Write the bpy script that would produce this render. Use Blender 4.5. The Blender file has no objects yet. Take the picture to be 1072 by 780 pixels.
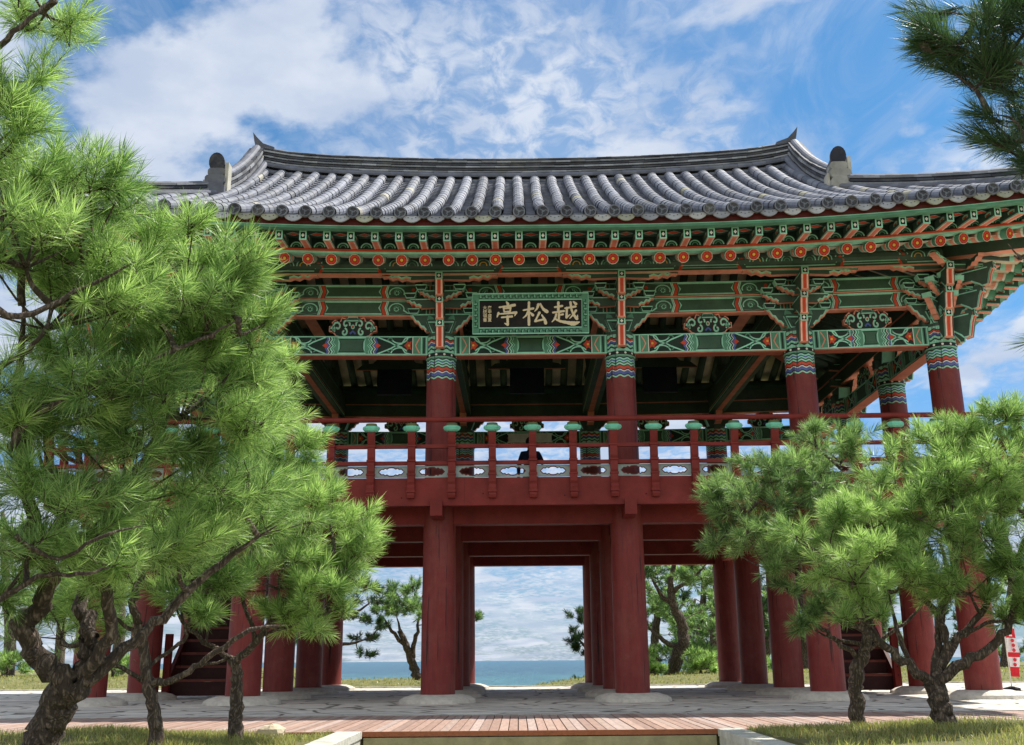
import bpy, math, random
import numpy as np
from mathutils import Vector, Matrix
R = math.radians
random.seed(7)
SC = bpy.context.scene
COL = SC.collection

# ------------------------------------------------------------ camera
CAMLOC = Vector((-0.26, -17.0, 0.52))
cam_d = bpy.data.cameras.new("camera"); cam = bpy.data.objects.new("camera", cam_d); COL.objects.link(cam)
cam_d.sensor_width = 36.0; cam_d.lens = 36.0; cam_d.clip_start = 0.1; cam_d.clip_end = 60000
CR = Matrix.Rotation(R(0.22), 3, 'Z') @ Matrix.Rotation(R(90 + 15.7), 3, 'X') @ Matrix.Rotation(R(-0.49), 3, 'Z')
M4 = CR.to_4x4(); M4.translation = CAMLOC; cam.matrix_world = M4
SC.camera = cam
SC.view_settings.view_transform = 'Standard'; SC.view_settings.look = 'None'
SC.view_settings.gamma = 1.0; SC.view_settings.use_curve_mapping = False
SC.view_settings.exposure = EXPOSURE = 0.55
SC.render.resolution_x = 1024; SC.render.resolution_y = 745
SC.cycles.max_bounces = 6; SC.cycles.diffuse_bounces = 3; SC.cycles.transparent_max_bounces = 4

# ------------------------------------------------------------ light
SUN_EL, SUN_AZ = 58.0, 55.0            # azimuth measured from straight behind the building towards the right
sd = Vector((math.cos(R(SUN_EL)) * math.sin(R(SUN_AZ)), math.cos(R(SUN_EL)) * math.cos(R(SUN_AZ)), math.sin(R(SUN_EL))))
sun_d = bpy.data.lights.new("sun", 'SUN'); sun = bpy.data.objects.new("sun", sun_d); COL.objects.link(sun)
sun_d.energy = 4.9; sun_d.angle = R(0.53); sun_d.color = (1.0, 0.95, 0.87)
sun.rotation_euler = (-sd).to_track_quat('-Z', 'Y').to_euler(); sun.location = (30, 20, 40)

W = bpy.data.worlds.new("World"); SC.world = W; W.use_nodes = True
def world():
    nt = W.node_tree; N = nt.nodes; L = nt.links; N.clear()
    def nd(t, **k):
        n = N.new(t)
        for a, b in k.items(): setattr(n, a, b)
        return n
    def mth(op, a, b=None, c=None, clamp=False):
        n = nd('ShaderNodeMath', operation=op, use_clamp=clamp)
        for i, v in enumerate((a, b, c)):
            if v is None: continue
            if isinstance(v, (int, float)): n.inputs[i].default_value = v
            else: L.new(v, n.inputs[i])
        return n.outputs[0]
    out = nd('ShaderNodeOutputWorld'); bg = nd('ShaderNodeBackground'); bg.inputs[1].default_value = 0.15
    sky = nd('ShaderNodeTexSky', sky_type='NISHITA'); sky.sun_disc = False
    sky.sun_elevation = R(SUN_EL); sky.sun_rotation = R(SUN_AZ); sky.air_density = 1.2; sky.dust_density = 0.4; sky.ozone_density = 1.6
    tc = nd('ShaderNodeTexCoord'); sp = nd('ShaderNodeSeparateXYZ'); L.new(tc.outputs['Generated'], sp.inputs[0])
    X, Y, Z = sp.outputs
    zc = mth('ADD', mth('MAXIMUM', Z, 0.0), 0.12)
    u = mth('DIVIDE', X, zc); v = mth('DIVIDE', Y, zc)
    def noise(su, sv, ou, ov, scale, det, rough, dist=0.0, lac=2.0):
        c = nd('ShaderNodeCombineXYZ'); L.new(mth('MULTIPLY_ADD', u, su, ou), c.inputs[0]); L.new(mth('MULTIPLY_ADD', v, sv, ov), c.inputs[1])
        n = nd('ShaderNodeTexNoise'); L.new(c.outputs[0], n.inputs['Vector'])
        n.inputs['Scale'].default_value = scale; n.inputs['Detail'].default_value = det; n.inputs['Roughness'].default_value = rough
        n.inputs['Distortion'].default_value = dist
        return n.outputs['Fac']
    def ramp(x, a, b):
        n = nd('ShaderNodeMapRange', interpolation_type='SMOOTHSTEP'); L.new(x, n.inputs['Value'])
        n.inputs['From Min'].default_value = a; n.inputs['From Max'].default_value = b; return n.outputs['Result']
    az = mth('DIVIDE', X, mth('MAXIMUM', Y, 0.2))
    # heaped cloud to the left, fine ripples high in the middle, wisps to the right, soft heaps low over the sea
    big = noise(1, 0.8, 4.6, 2.9, 2.2, 10, 0.55, 0.2)
    left = mth('SUBTRACT', 1.0, ramp(az, -0.34, -0.02))
    heap = ramp(mth('MULTIPLY_ADD', left, 0.085, big), 0.515, 0.61)
    rip = noise(1.3, 1.0, 5.0, 0.3, 17.0, 6, 0.58, 0.5)
    veil = noise(1.0, 0.8, 2.0, 8.3, 2.1, 5, 0.55, 0.3)
    midm = mth('MULTIPLY', ramp(az, -0.36, -0.14), mth('SUBTRACT', 1.0, ramp(az, 0.16, 0.36)))
    vm = ramp(mth('MULTIPLY_ADD', midm, 0.20, veil), 0.44, 0.66)
    rip2 = mth('MULTIPLY', vm, mth('MULTIPLY_ADD', ramp(rip, 0.35, 0.66), 0.62, 0.26))
    wis = noise(1.6, 0.7, 0.4, 7.7, 2.8, 8, 0.62, 0.7)
    wisp = mth('MULTIPLY', ramp(wis, 0.45, 0.72), 0.48)
    low = noise(0.8, 0.42, 1.0, 2.0, 2.6, 8, 0.6, 0.2)
    lowm = mth('SUBTRACT', 1.0, ramp(Z, 0.10, 0.30))
    lowc = mth('MULTIPLY', lowm, mth('MULTIPLY_ADD', ramp(low, 0.46, 0.60), 0.58, 0.16))
    back = mth('MULTIPLY', ramp(mth('MULTIPLY', Y, -1.0), -0.1, 0.5), 0.7)  # unseen bright cloud cover behind the camera, added as fill for the facade
    c1 = mth('MAXIMUM', mth('MULTIPLY', heap, 0.93), rip2)
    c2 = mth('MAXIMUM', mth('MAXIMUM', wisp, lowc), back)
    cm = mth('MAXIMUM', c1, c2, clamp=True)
    shade = noise(1.3, 1.3, 9.0, 4.0, 2.6, 6, 0.55)
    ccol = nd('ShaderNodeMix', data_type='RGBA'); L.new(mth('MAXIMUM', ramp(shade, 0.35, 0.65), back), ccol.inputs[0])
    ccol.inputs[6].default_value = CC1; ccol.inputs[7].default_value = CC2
    bb = nd('ShaderNodeMix', data_type='RGBA'); L.new(back, bb.inputs[0]); L.new(ccol.outputs[2], bb.inputs[6]); bb.inputs[7].default_value = (5.4, 5.3, 5.1, 1)  # brighter, neutral white for the added fill cloud
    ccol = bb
    tint = nd('ShaderNodeMix', data_type='RGBA', blend_type='MULTIPLY'); tint.inputs[0].default_value = 1.0
    L.new(sky.outputs[0], tint.inputs[6]); tl = nd('ShaderNodeMix', data_type='RGBA'); L.new(ramp(Z, 0.0, 0.38), tl.inputs[0]); tl.inputs[6].default_value = (0.19, 0.315, 0.53, 1); tl.inputs[7].default_value = SKYT; L.new(tl.outputs[2], tint.inputs[7])
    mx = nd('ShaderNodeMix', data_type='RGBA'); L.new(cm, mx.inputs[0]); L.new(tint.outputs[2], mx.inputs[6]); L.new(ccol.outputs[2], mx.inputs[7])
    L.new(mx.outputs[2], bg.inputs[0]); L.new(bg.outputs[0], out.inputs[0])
SKYT = (0.235, 0.45, 0.575, 1); CC1 = (2.55, 2.95, 3.7, 1); CC2 = (3.6, 3.85, 4.3, 1)
world()

# ------------------------------------------------------------ pixel <-> place
def at(px, py, D):
    """point seen at photo pixel (px, py) at D metres of depth in front of the camera's position"""
    d = CR @ Vector(((px - 536) / 1072, (390 - py) / 1072, -1.0))
    return CAMLOC + d * (D / d.y)

# ------------------------------------------------------------ colours
def srgb(r, g, b):
    f = lambda c: (c / 255 / 12.92) if c / 255 <= 0.04045 else ((c / 255 + 0.055) / 1.055) ** 2.4
    return (f(r), f(g), f(b))
PAL = dict(
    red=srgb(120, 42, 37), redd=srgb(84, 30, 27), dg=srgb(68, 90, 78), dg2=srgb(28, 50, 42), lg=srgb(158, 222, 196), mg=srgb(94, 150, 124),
    sal=srgb(234, 156, 132), ver=srgb(208, 76, 50), blu=srgb(84, 100, 168), wht=srgb(232, 230, 218), blk=srgb(16, 18, 22), yel=srgb(232, 182, 70),
    cream=srgb(214, 204, 176), grey=srgb(150, 164, 160), navy=srgb(24, 36, 58))

# ------------------------------------------------------------ materials
MATS = {}
def base_mat(name):
    m = bpy.data.materials.new(name); m.use_nodes = True; nt = m.node_tree
    return m, nt, nt.nodes, nt.links, nt.nodes['Principled BSDF']
def attr_mat(name, rough=0.6, vary=0.25, scale=6.0, bump=0.15, spec=0.3, stretch=(1, 1, 1), dirt=0.0, crack=0.0, fade=0.0):
    if name in MATS: return MATS[name]
    m, nt, N, L, P = base_mat(name)
    a = N.new('ShaderNodeAttribute'); a.attribute_name = 'Col'
    tc = N.new('ShaderNodeTexCoord'); mp = N.new('ShaderNodeMapping'); mp.inputs['Scale'].default_value = stretch
    L.new(tc.outputs['Object'], mp.inputs[0])
    n = N.new('ShaderNodeTexNoise'); L.new(mp.outputs[0], n.inputs['Vector']); n.inputs['Scale'].default_value = scale; n.inputs['Detail'].default_value = 8; n.inputs['Roughness'].default_value = 0.65
    r = N.new('ShaderNodeMapRange'); L.new(n.outputs['Fac'], r.inputs['Value']); r.inputs['From Min'].default_value = 0.3; r.inputs['From Max'].default_value = 0.7
    r.inputs['To Min'].default_value = 1 - vary; r.inputs['To Max'].default_value = 1 + vary
    mx = N.new('ShaderNodeVectorMath'); mx.operation = 'SCALE'; L.new(a.outputs['Color'], mx.inputs[0]); L.new(r.outputs[0], mx.inputs['Scale'])
    last = mx.outputs[0]
    if dirt:
        n3 = N.new('ShaderNodeTexNoise'); L.new(tc.outputs['Object'], n3.inputs['Vector']); n3.inputs['Scale'].default_value = 1.7; n3.inputs['Detail'].default_value = 10; n3.inputs['Roughness'].default_value = 0.75
        r3 = N.new('ShaderNodeMapRange'); L.new(n3.outputs['Fac'], r3.inputs['Value']); r3.inputs['From Min'].default_value = 0.52; r3.inputs['From Max'].default_value = 0.72; r3.inputs['To Max'].default_value = dirt
        m3 = N.new('ShaderNodeMix'); m3.data_type = 'RGBA'; L.new(r3.outputs[0], m3.inputs[0]); L.new(last, m3.inputs[6]); m3.inputs[7].default_value = (*srgb(140, 138, 118), 1)
        last = m3.outputs[2]
    if fade:      # sun bleached and scuffed patches of the paint
        n4 = N.new('ShaderNodeTexNoise'); L.new(tc.outputs['Object'], n4.inputs['Vector']); n4.inputs['Scale'].default_value = 2.3; n4.inputs['Detail'].default_value = 10; n4.inputs['Roughness'].default_value = 0.7
        r4 = N.new('ShaderNodeMapRange'); L.new(n4.outputs['Fac'], r4.inputs['Value']); r4.inputs['From Min'].default_value = 0.45; r4.inputs['From Max'].default_value = 0.75; r4.inputs['To Max'].default_value = fade
        m4 = N.new('ShaderNodeMix'); m4.data_type = 'RGBA'; L.new(r4.outputs[0], m4.inputs[0]); L.new(last, m4.inputs[6]); m4.inputs[7].default_value = (*srgb(170, 128, 112), 1); last = m4.outputs[2]
    if crack:     # long drying cracks along the grain
        m5 = N.new('ShaderNodeMapping'); m5.inputs['Scale'].default_value = (16, 16, 0.55); L.new(tc.outputs['Object'], m5.inputs[0])
        n5 = N.new('ShaderNodeTexNoise'); L.new(m5.outputs[0], n5.inputs['Vector']); n5.inputs['Scale'].default_value = 1.0; n5.inputs['Detail'].default_value = 4; n5.inputs['Roughness'].default_value = 0.6
        r5 = N.new('ShaderNodeMapRange'); L.new(n5.outputs['Fac'], r5.inputs['Value']); r5.inputs['From Min'].default_value = 0.60; r5.inputs['From Max'].default_value = 0.63; r5.inputs['To Max'].default_value = crack
        m6 = N.new('ShaderNodeMix'); m6.data_type = 'RGBA'; L.new(r5.outputs[0], m6.inputs[0]); L.new(last, m6.inputs[6]); m6.inputs[7].default_value = (*srgb(44, 20, 18), 1); last = m6.outputs[2]
    L.new(last, P.inputs['Base Color'])
    P.inputs['Roughness'].default_value = rough; P.inputs['Specular IOR Level'].default_value = spec
    b = N.new('ShaderNodeBump'); b.inputs['Strength'].default_value = bump; b.inputs['Distance'].default_value = 0.01
    n2 = N.new('ShaderNodeTexNoise'); L.new(mp.outputs[0], n2.inputs['Vector']); n2.inputs['Scale'].default_value = scale * 5; n2.inputs['Detail'].default_value = 5
    L.new(n2.outputs['Fac'], b.inputs['Height']); L.new(b.outputs[0], P.inputs['Normal'])
    MATS[name] = m; return m
PAINT = attr_mat('painted_timber', 0.6, 0.24, 3.2, 0.3, 0.25, fade=0.06)
COLM = attr_mat('red_painted_column', 0.5, 0.2, 3.0, 0.5, 0.35, (6, 6, 0.7), crack=0.85, fade=0.16)
TILE = attr_mat('fired_clay_tile', 0.66, 0.34, 3.0, 0.4, 0.3, dirt=0.45)
STONE = attr_mat('granite', 0.85, 0.26, 7.0, 0.6, 0.25, dirt=0.55)
PLANK = attr_mat('weathered_planks', 0.7, 0.2, 3.0, 0.4, 0.3, (9, 1, 9))
CLOTH = attr_mat('woven_cloth', 0.9, 0.12, 20.0, 0.3, 0.2)

# ------------------------------------------------------------ mesh builder
class MB:
    def __init__(s): s.v = []; s.f = []; s.c = []
    def face(s, pts, col):
        b = len(s.v); s.v += [tuple(p) for p in pts]; s.f.append(tuple(range(b, b + len(pts)))); s.c.append(PAL[col] if isinstance(col, str) else col)
    def quads(s, rings, col, closed=True, cap=False):
        """rings: list of equally long point lists"""
        b = len(s.v); n = len(rings[0]); c = PAL[col] if isinstance(col, str) else col
        for r in rings: s.v += [tuple(p) for p in r]
        m = n if closed else n - 1
        for i in range(len(rings) - 1):
            for j in range(m):
                k = (j + 1) % n
                s.f.append((b + i * n + j, b + i * n + k, b + (i + 1) * n + k, b + (i + 1) * n + j)); s.c.append(c)
        if cap:
            s.f.append(tuple(b + j for j in reversed(range(n)))); s.c.append(c)
            s.f.append(tuple(b + (len(rings) - 1) * n + j for j in range(n))); s.c.append(c)
    def box(s, lo, hi, col, T=None, cols=None):
        x0, y0, z0 = lo; x1, y1, z1 = hi
        p = [(x0, y0, z0), (x1, y0, z0), (x1, y1, z0), (x0, y1, z0), (x0, y0, z1), (x1, y0, z1), (x1, y1, z1), (x0, y1, z1)]
        if T is not None: p = [T(*q) for q in p]
        fs = dict(bottom=(3, 2, 1, 0), top=(4, 5, 6, 7), front=(0, 1, 5, 4), right=(1, 2, 6, 5), back=(2, 3, 7, 6), left=(3, 0, 4, 7))
        b = len(s.v); s.v += [tuple(q) for q in p]
        for k, f in fs.items():
            cc = (cols or {}).get(k, col); s.f.append(tuple(b + i for i in f)); s.c.append(PAL[cc] if isinstance(cc, str) else cc)
    def bar(s, a, b, w, h, col, up=(0, 0, 1), cols=None):
        a = Vector(a); b = Vector(b); d = (b - a); l = d.length; d.normalize(); x = d.cross(Vector(up))
        if x.length < 1e-4: x = Vector((1, 0, 0))
        x.normalize(); u = x.cross(d)
        s.box((-w / 2, 0, -h / 2), (w / 2, l, h / 2), col, lambda i, j, k: a + x * i + d * j + u * k, cols)
    def tube(s, pts, rad, n, col, cap=True, jit=0.0):
        pts = [Vector(p) for p in pts]
        if not hasattr(rad, '__len__'): rad = [rad] * len(pts)
        t = (pts[1] - pts[0]).normalized(); x = t.orthogonal().normalized(); rings = []
        for i, p in enumerate(pts):
            t = (pts[min(i + 1, len(pts) - 1)] - pts[max(i - 1, 0)]).normalized()
            x = (x - t * x.dot(t)); x.normalize(); y = t.cross(x)
            r = [rad[i] * (1 + (random.uniform(-jit, jit) if jit else 0)) for _ in range(n)]
            rings.append([p + (x * math.cos(2 * math.pi * k / n) + y * math.sin(2 * math.pi * k / n)) * r[k] for k in range(n)])
        s.quads(rings, col, True, cap)
    def lathe(s, c, prof, n, cols, sx=1, sy=1):
        c = Vector(c); rings = [[c + Vector((sx * r * math.cos(2 * math.pi * k / n), sy * r * math.sin(2 * math.pi * k / n), z)) for k in range(n)] for r, z in prof]
        for i in range(len(rings) - 1): s.quads(rings[i:i + 2], cols[i] if isinstance(cols, list) else cols)
        s.face(rings[-1], cols[-1] if isinstance(cols, list) else cols); s.face(list(reversed(rings[0])), cols[0] if isinstance(cols, list) else cols)
    def prism(s, poly, T, t0, t1, col, rim=None, back=None, rimcols=None):
        """poly in (a, b); T(a, b, t) -> point; front face is at t1"""
        s.face([T(a, b, t1) for a, b in poly], col)
        s.face([T(a, b, t0) for a, b in reversed(poly)], back or col)
        n = len(poly)
        for i in range(n):
            a, b = poly[i], poly[(i + 1) % n]
            s.face([T(*a, t0), T(*b, t0), T(*b, t1), T(*a, t1)], (rimcols or {}).get(i, rim or col))
    def fill(s, poly, T, col, o): s.face([T(a, b, o) for a, b in poly], col)
    def stroke(s, pl, w, T, col, o, closed=False):
        n = len(pl)
        if n < 2: return
        L = []
        for i in range(n):
            if closed: p, q = pl[i - 1], pl[(i + 1) % n]
            else: p, q = pl[max(i - 1, 0)], pl[min(i + 1, n - 1)]
            dx, dy = q[0] - p[0], q[1] - p[1]; l = math.hypot(dx, dy) or 1
            L.append(((pl[i][0] - dy / l * w / 2, pl[i][1] + dx / l * w / 2), (pl[i][0] + dy / l * w / 2, pl[i][1] - dx / l * w / 2)))
        for i in range(n if closed else n - 1):
            a, b = L[i], L[(i + 1) % n]
            s.face([T(*a[1], o), T(*b[1], o), T(*b[0], o), T(*a[0], o)], col)
    def disc(s, c, r, T, col, o, n=14, rx=1, ry=1):
        s.face([T(c[0] + r * rx * math.cos(2 * math.pi * k / n), c[1] + r * ry * math.sin(2 * math.pi * k / n), o) for k in range(n)], col)
    def build(s, name, mat, parent=None, smooth=False, loc=None):
        me = bpy.data.meshes.new(name)
        V = np.array(s.v, dtype=np.float64)
        if loc is not None: V = V - np.array(loc)
        me.from_pydata(V.tolist(), [], s.f); me.validate(clean_customdata=False)
        if len(me.polygons) == len(s.f):
            cnt = np.array([len(f) for f in s.f]); c = np.array(s.c, dtype=np.float32)
            rgba = np.ones((int(cnt.sum()), 4), dtype=np.float32); rgba[:, :3] = np.repeat(c, cnt, axis=0)
            at_ = me.color_attributes.new('Col', 'FLOAT_COLOR', 'CORNER'); at_.data.foreach_set('color', rgba.ravel())
        else: print('BAD MESH', name, len(me.polygons), len(s.f))
        if smooth: me.polygons.foreach_set('use_smooth', [True] * len(me.polygons))
        me.materials.append(mat)
        o = bpy.data.objects.new(name, me); COL.objects.link(o)
        if parent is not None: o.parent = parent
        if loc is not None: o.location = loc
        return o
def plane(o, U, V):
    o = Vector(o); U = Vector(U); V = Vector(V); Nn = U.cross(V)
    return lambda a, b, t: o + U * a + V * b + Nn * t
def tag(o, label, cat, group=None):
    o['label'] = label; o['category'] = cat
    if group: o['group'] = group
    return o
def empty(name, loc, label, cat, group=None):
    o = bpy.data.objects.new(name, None); COL.objects.link(o); o.location = loc; o.empty_display_size = 0.3
    return tag(o, label, cat, group)
def setting(o, kind='structure'): o['kind'] = kind; return o
def arc(cx, cy, r, a0, a1, n=8, ry=None):
    ry = ry or r
    return [(cx + r * math.cos(R(a0 + (a1 - a0) * i / n)), cy + ry * math.sin(R(a0 + (a1 - a0) * i / n))) for i in range(n + 1)]
def spiral(cx, cy, r, a0, turns, n=12, k=0.25, sgn=1):
    return [(cx + r * (1 - (1 - k) * i / n) * math.cos(R(a0) + sgn * turns * 2 * math.pi * i / n), cy + r * (1 - (1 - k) * i / n) * math.sin(R(a0) + sgn * turns * 2 * math.pi * i / n)) for i in range(n + 1)]
# ============================================================ THE PAVILION
XS = [-7.1, -4.64, -1.545, 1.545, 4.64, 7.1]
YS = [0.0, 2.45, 5.25, 7.7]
HX, HY, CY = 9.3, 6.05, 3.85
PAV = empty('pavilion', (0, 3.85, 0), 'two storey red and green timber pavilion with grey tiled roof and railed gallery', 'pavilion')
BASE = Vector((0, 3.85, 0))
def part(mb, name, mat=None, parent=None, smooth=False, org=(0, 0, 0)):
    """a part built in world coordinates, hung under the pavilion (or under another part whose origin is org)"""
    o = mb.build(name, mat or PAINT, parent or PAV, smooth)
    if parent is None: o.location = -BASE
    return o
def dup(o, dx, dy, rz=0.0, s=None, mirror=False):
    """a copy of a part and its sub-parts, moved"""
    c = o.copy(); COL.objects.link(c)
    c.parent = o.parent
    M = Matrix.Translation((dx, dy, 0)) @ Matrix.Rotation(rz, 4, 'Z')
    if mirror: M = M @ Matrix.Scale(-1, 4, (1, 0, 0))
    c.matrix_basis = Matrix.Translation(-BASE) @ M @ Matrix.Translation(BASE) @ o.matrix_basis
    for ch in [k for k in o.children if not k.get('_c')]:
        d = ch.copy(); COL.objects.link(d); d.parent = c
    return c
def lift(d, s=0.0):
    return 0.56 * max(0.0, 1 - d / 8.0) ** 2 * max(0, 1 - s / 9.0)
def cl(x): return 0.10 * max(0.0, (abs(x) - 2.0) / 5.1) ** 1.6      # corner columns stand a little taller

# ---- column foot stones and columns
def plinth():
    m = MB(); g = srgb(196, 190, 178)
    m.lathe((0, 0, 0), [(0.62, -0.13), (0.60, -0.06), (0.52, -0.02), (0.44, 0.0), (0.40, 0.012)], 28, g)
    return m
def colm(r0, r1, h):
    m = MB(); n = 26; z = [0.01, h * .3, h * .6, h * .85, h]
    rr = [r0, r0 * 1.0, r0 + (r1 - r0) * .5, r1 + (r0 - r1) * .2, r1]
    m.lathe((0, 0, 0), [(a, b) for a, b in zip(rr, z)], n, 'red'); return m
foot0 = low0 = None
for j, y in enumerate(YS):
    for i, x in enumerate(XS):
        if foot0 is None:
            foot0 = part(plinth(), 'foot_stone', STONE, smooth=False); low0 = part(colm(0.275, 0.262, 3.3), 'lower_column', COLM, smooth=True)
            f, c = foot0, low0
        else:
            f = foot0.copy(); c = low0.copy(); COL.objects.link(f); COL.objects.link(c)
        f.location = Vector((x, y, 0)) - BASE; c.location = Vector((x, y, 0)) - BASE
        f.rotation_euler.z = (i * 7 + j * 3) * 0.9; c.rotation_euler.z = (i * 5 + j * 11) * 0.7

# ---- beams under the gallery floor
def beam(a, b, w, h, name, col='red', edge=None, mat=None):
    m = MB(); m.bar(a, b, w, h, col, cols=dict(bottom=edge) if edge else None)
    return part(m, name, mat or PAINT)
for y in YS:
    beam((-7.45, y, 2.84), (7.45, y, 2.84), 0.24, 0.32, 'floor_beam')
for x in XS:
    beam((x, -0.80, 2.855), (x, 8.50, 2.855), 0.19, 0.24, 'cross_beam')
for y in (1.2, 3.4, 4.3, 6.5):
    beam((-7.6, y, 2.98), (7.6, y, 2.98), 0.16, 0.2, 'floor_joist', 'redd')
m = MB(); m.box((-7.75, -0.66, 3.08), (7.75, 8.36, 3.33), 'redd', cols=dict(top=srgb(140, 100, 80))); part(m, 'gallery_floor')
# edge board with carpentry joints and nail heads
GX, GY0, GY1 = 7.8, -0.72, 8.42
def fascia(side):
    m = MB()
    if side in 'FB':
        y0, y1 = (GY0 - 0.03, GY0 + 0.09) if side == 'F' else (GY1 - 0.09, GY1 + 0.03)
        m.box((-GX, y0, 2.90), (GX, y1, 3.345), 'red')
        yy = y0 - 0.012 if side == 'F' else y1 + 0.012
        if side == 'F':
            for x in np.arange(-7.3, 7.4, 1.3):
                T = plane((float(x), y0, 3.06 + 0.04 * math.sin(x * 7)), (1, 0, 0), (0, 0, 1)); m.disc((0, 0), 0.012, T, 'blk', 0.003, 8)
            for x in (-5.4, -1.1, 3.2, 6.6): m.box((x, y0 - 0.001, 2.91), (x + 0.006, y0 + 0.02, 3.34), 'redd')
    else:
        x0, x1 = (GX - 0.09, GX + 0.03) if side == 'R' else (-GX - 0.03, -GX + 0.09)
        m.box((x0, GY0 + 0.095, 2.90), (x1, GY1 - 0.095, 3.345), 'red')
    part(m, 'edge_board')
for s in 'FBRL': fascia(s)

# ---- railing: bulging balusters with lotus caps, two rails, cut-out panels, round handrail
def fr_side(side):
    """(u along the side, t up, n outwards) -> point"""
    if side == 'F': return lambda u, t, n: Vector((u, GY0 - n, t))
    if side == 'B': return lambda u, t, n: Vector((-u, GY1 + n, t))
    if side == 'R': return lambda u, t, n: Vector((GX + n, CY + u, t))
    return lambda u, t, n: Vector((-GX - n, CY - u, t))
def baluster(side, u):
    F = fr_side(side); m = MB()
    prof = [(0.0, 3.03), (0.03, 3.01), (0.095, 3.015), (0.115, 3.06), (0.095, 3.11), (0.115, 3.13), (0.125, 3.18), (0.10, 3.23), (0.12, 3.27), (0.13, 3.36),
            (0.105, 3.40), (0.125, 3.45), (0.115, 3.56), (0.09, 3.62), (0.115, 3.68), (0.12, 3.80), (0.10, 3.86), (0.13, 3.92), (0.165, 4.02), (0.175, 4.10),
            (0.09, 4.10), (0.07, 3.98), (0.03, 3.88), (0.0, 3.7), (-0.03, 3.5), (-0.03, 3.35), (0.045, 3.35), (0.045, 3.05)]
    m.prism(prof, lambda a, b, t: F(u + t, b, a), -0.058, 0.058, 'red')
    for z, n in ((3.12, .108), (3.395, .118), (3.62, .105), (3.86, .11)):        # turned rings
        m.box((-0.068, z - 0.016, n - 0.07), (0.068, z + 0.014, n + 0.008), 'red', lambda i, j, k: F(u + i, j, k))
    b = part(m, 'baluster')
    l = MB(); c = F(u, 4.08, 0.13)
    ax = (1.0, 0.72) if side in 'FB' else (0.72, 1.0)
    n = 20
    def ring(r, z, am): return [c + Vector((ax[0] * r * (1 + am * math.cos(6 * 2 * math.pi * k / n)) * math.cos(2 * math.pi * k / n), ax[1] * r * (1 + am * math.cos(6 * 2 * math.pi * k / n)) * math.sin(2 * math.pi * k / n), z)) for k in range(n)]
    rs = [ring(.045, -.03, 0), ring(.075, 0, .0), ring(.115, .02, .04), ring(.135, .055, .06), ring(.125, .085, .06), ring(.095, .10, .0), ring(.085, .135, 0)]
    tl = srgb(120, 205, 175)
    l.quads(rs[:2], 'dg'); l.quads(rs[1:5], tl); l.quads(rs[4:6], 'mg'); l.quads(rs[5:], srgb(96, 100, 60)); l.face(rs[-1], 'mg'); l.face(list(reversed(rs[0])), 'dg')
    part(l, 'lotus_cap', parent=b)
def panel(side, u0, u1):
    F = fr_side(side); m = MB(); uc, hw = (u0 + u1) / 2, (u1 - u0) / 2 - 0.03
    # cloud shaped opening
    half = [(0.205, 0.0), (0.16, 0.045), (0.125, 0.04), (0.10, 0.06), (0.07, 0.045), (0.04, 0.065), (0.0, 0.068)]
    top = half + [(-a, b) for a, b in reversed(half[:-1])]
    hole = top + [(a, -b) for a, b in reversed(top[1:-1])]
    zc = 3.45
    def bound(a, b, k=1.0):
        s = min(hw / abs(a) if a else 9, 0.095 / abs(b) if b else 9); return (a * s, b * s)
    outer = []
    for a, b in hole:
        if abs(a) > 0.15: outer.append((math.copysign(hw, a), (0.095 if b > 0 else -0.095 if b < 0 else 0)))
        else: outer.append((a, math.copysign(0.095, b)))
    n = len(hole); T = lambda a, b, t: F(uc + a, zc + b, t)
    for (na, nb, sgn) in ((0.012, 0.020, 1), (0.0, -0.012, -1)):
        for i in range(n):
            k = (i + 1) % n
            p = [T(*outer[i], na), T(*outer[k], na), T(*hole[k], na), T(*hole[i], na)]
            m.face(p if sgn > 0 else p[::-1], 'grey')
    for i in range(n):
        k = (i + 1) % n
        m.face([T(*hole[i], 0.012), T(*hole[k], 0.012), T(*hole[k], 0.0), T(*hole[i], 0.0)], 'redd')
    m.stroke(hole, 0.018, T, srgb(96, 40, 36), 0.0145, True)
    part(m, 'rail_panel')
for side, H, nb in (('F', GX, 12), ('B', GX, 12), ('R', 4.57, 7), ('L', 4.57, 7)):
    F = fr_side(side); st = (H) / nb
    us = [st * k for k in range(-nb, nb + 1)]
    for k, u in enumerate(us):
        if side in 'RL' and k in (0, len(us) - 1): continue
        baluster(side, u)
    for a, b in zip(us[:-1], us[1:]): panel(side, a, b)
    m = MB(); e = 0.32 if side in 'FB' else 0.1
    m.tube([F(-H - e, 4.285, .13), F(0, 4.275, .13), F(H + e, 4.285, .13)], 0.042, 10, 'red'); part(m, 'handrail')
    for z, w in ((3.86, .05), (3.585, .055)):
        m = MB(); m.box((-H, z - .03, -.01), (H, z + .03, w), 'red', lambda i, j, k: F(i, j, k)); part(m, 'rail')

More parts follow.
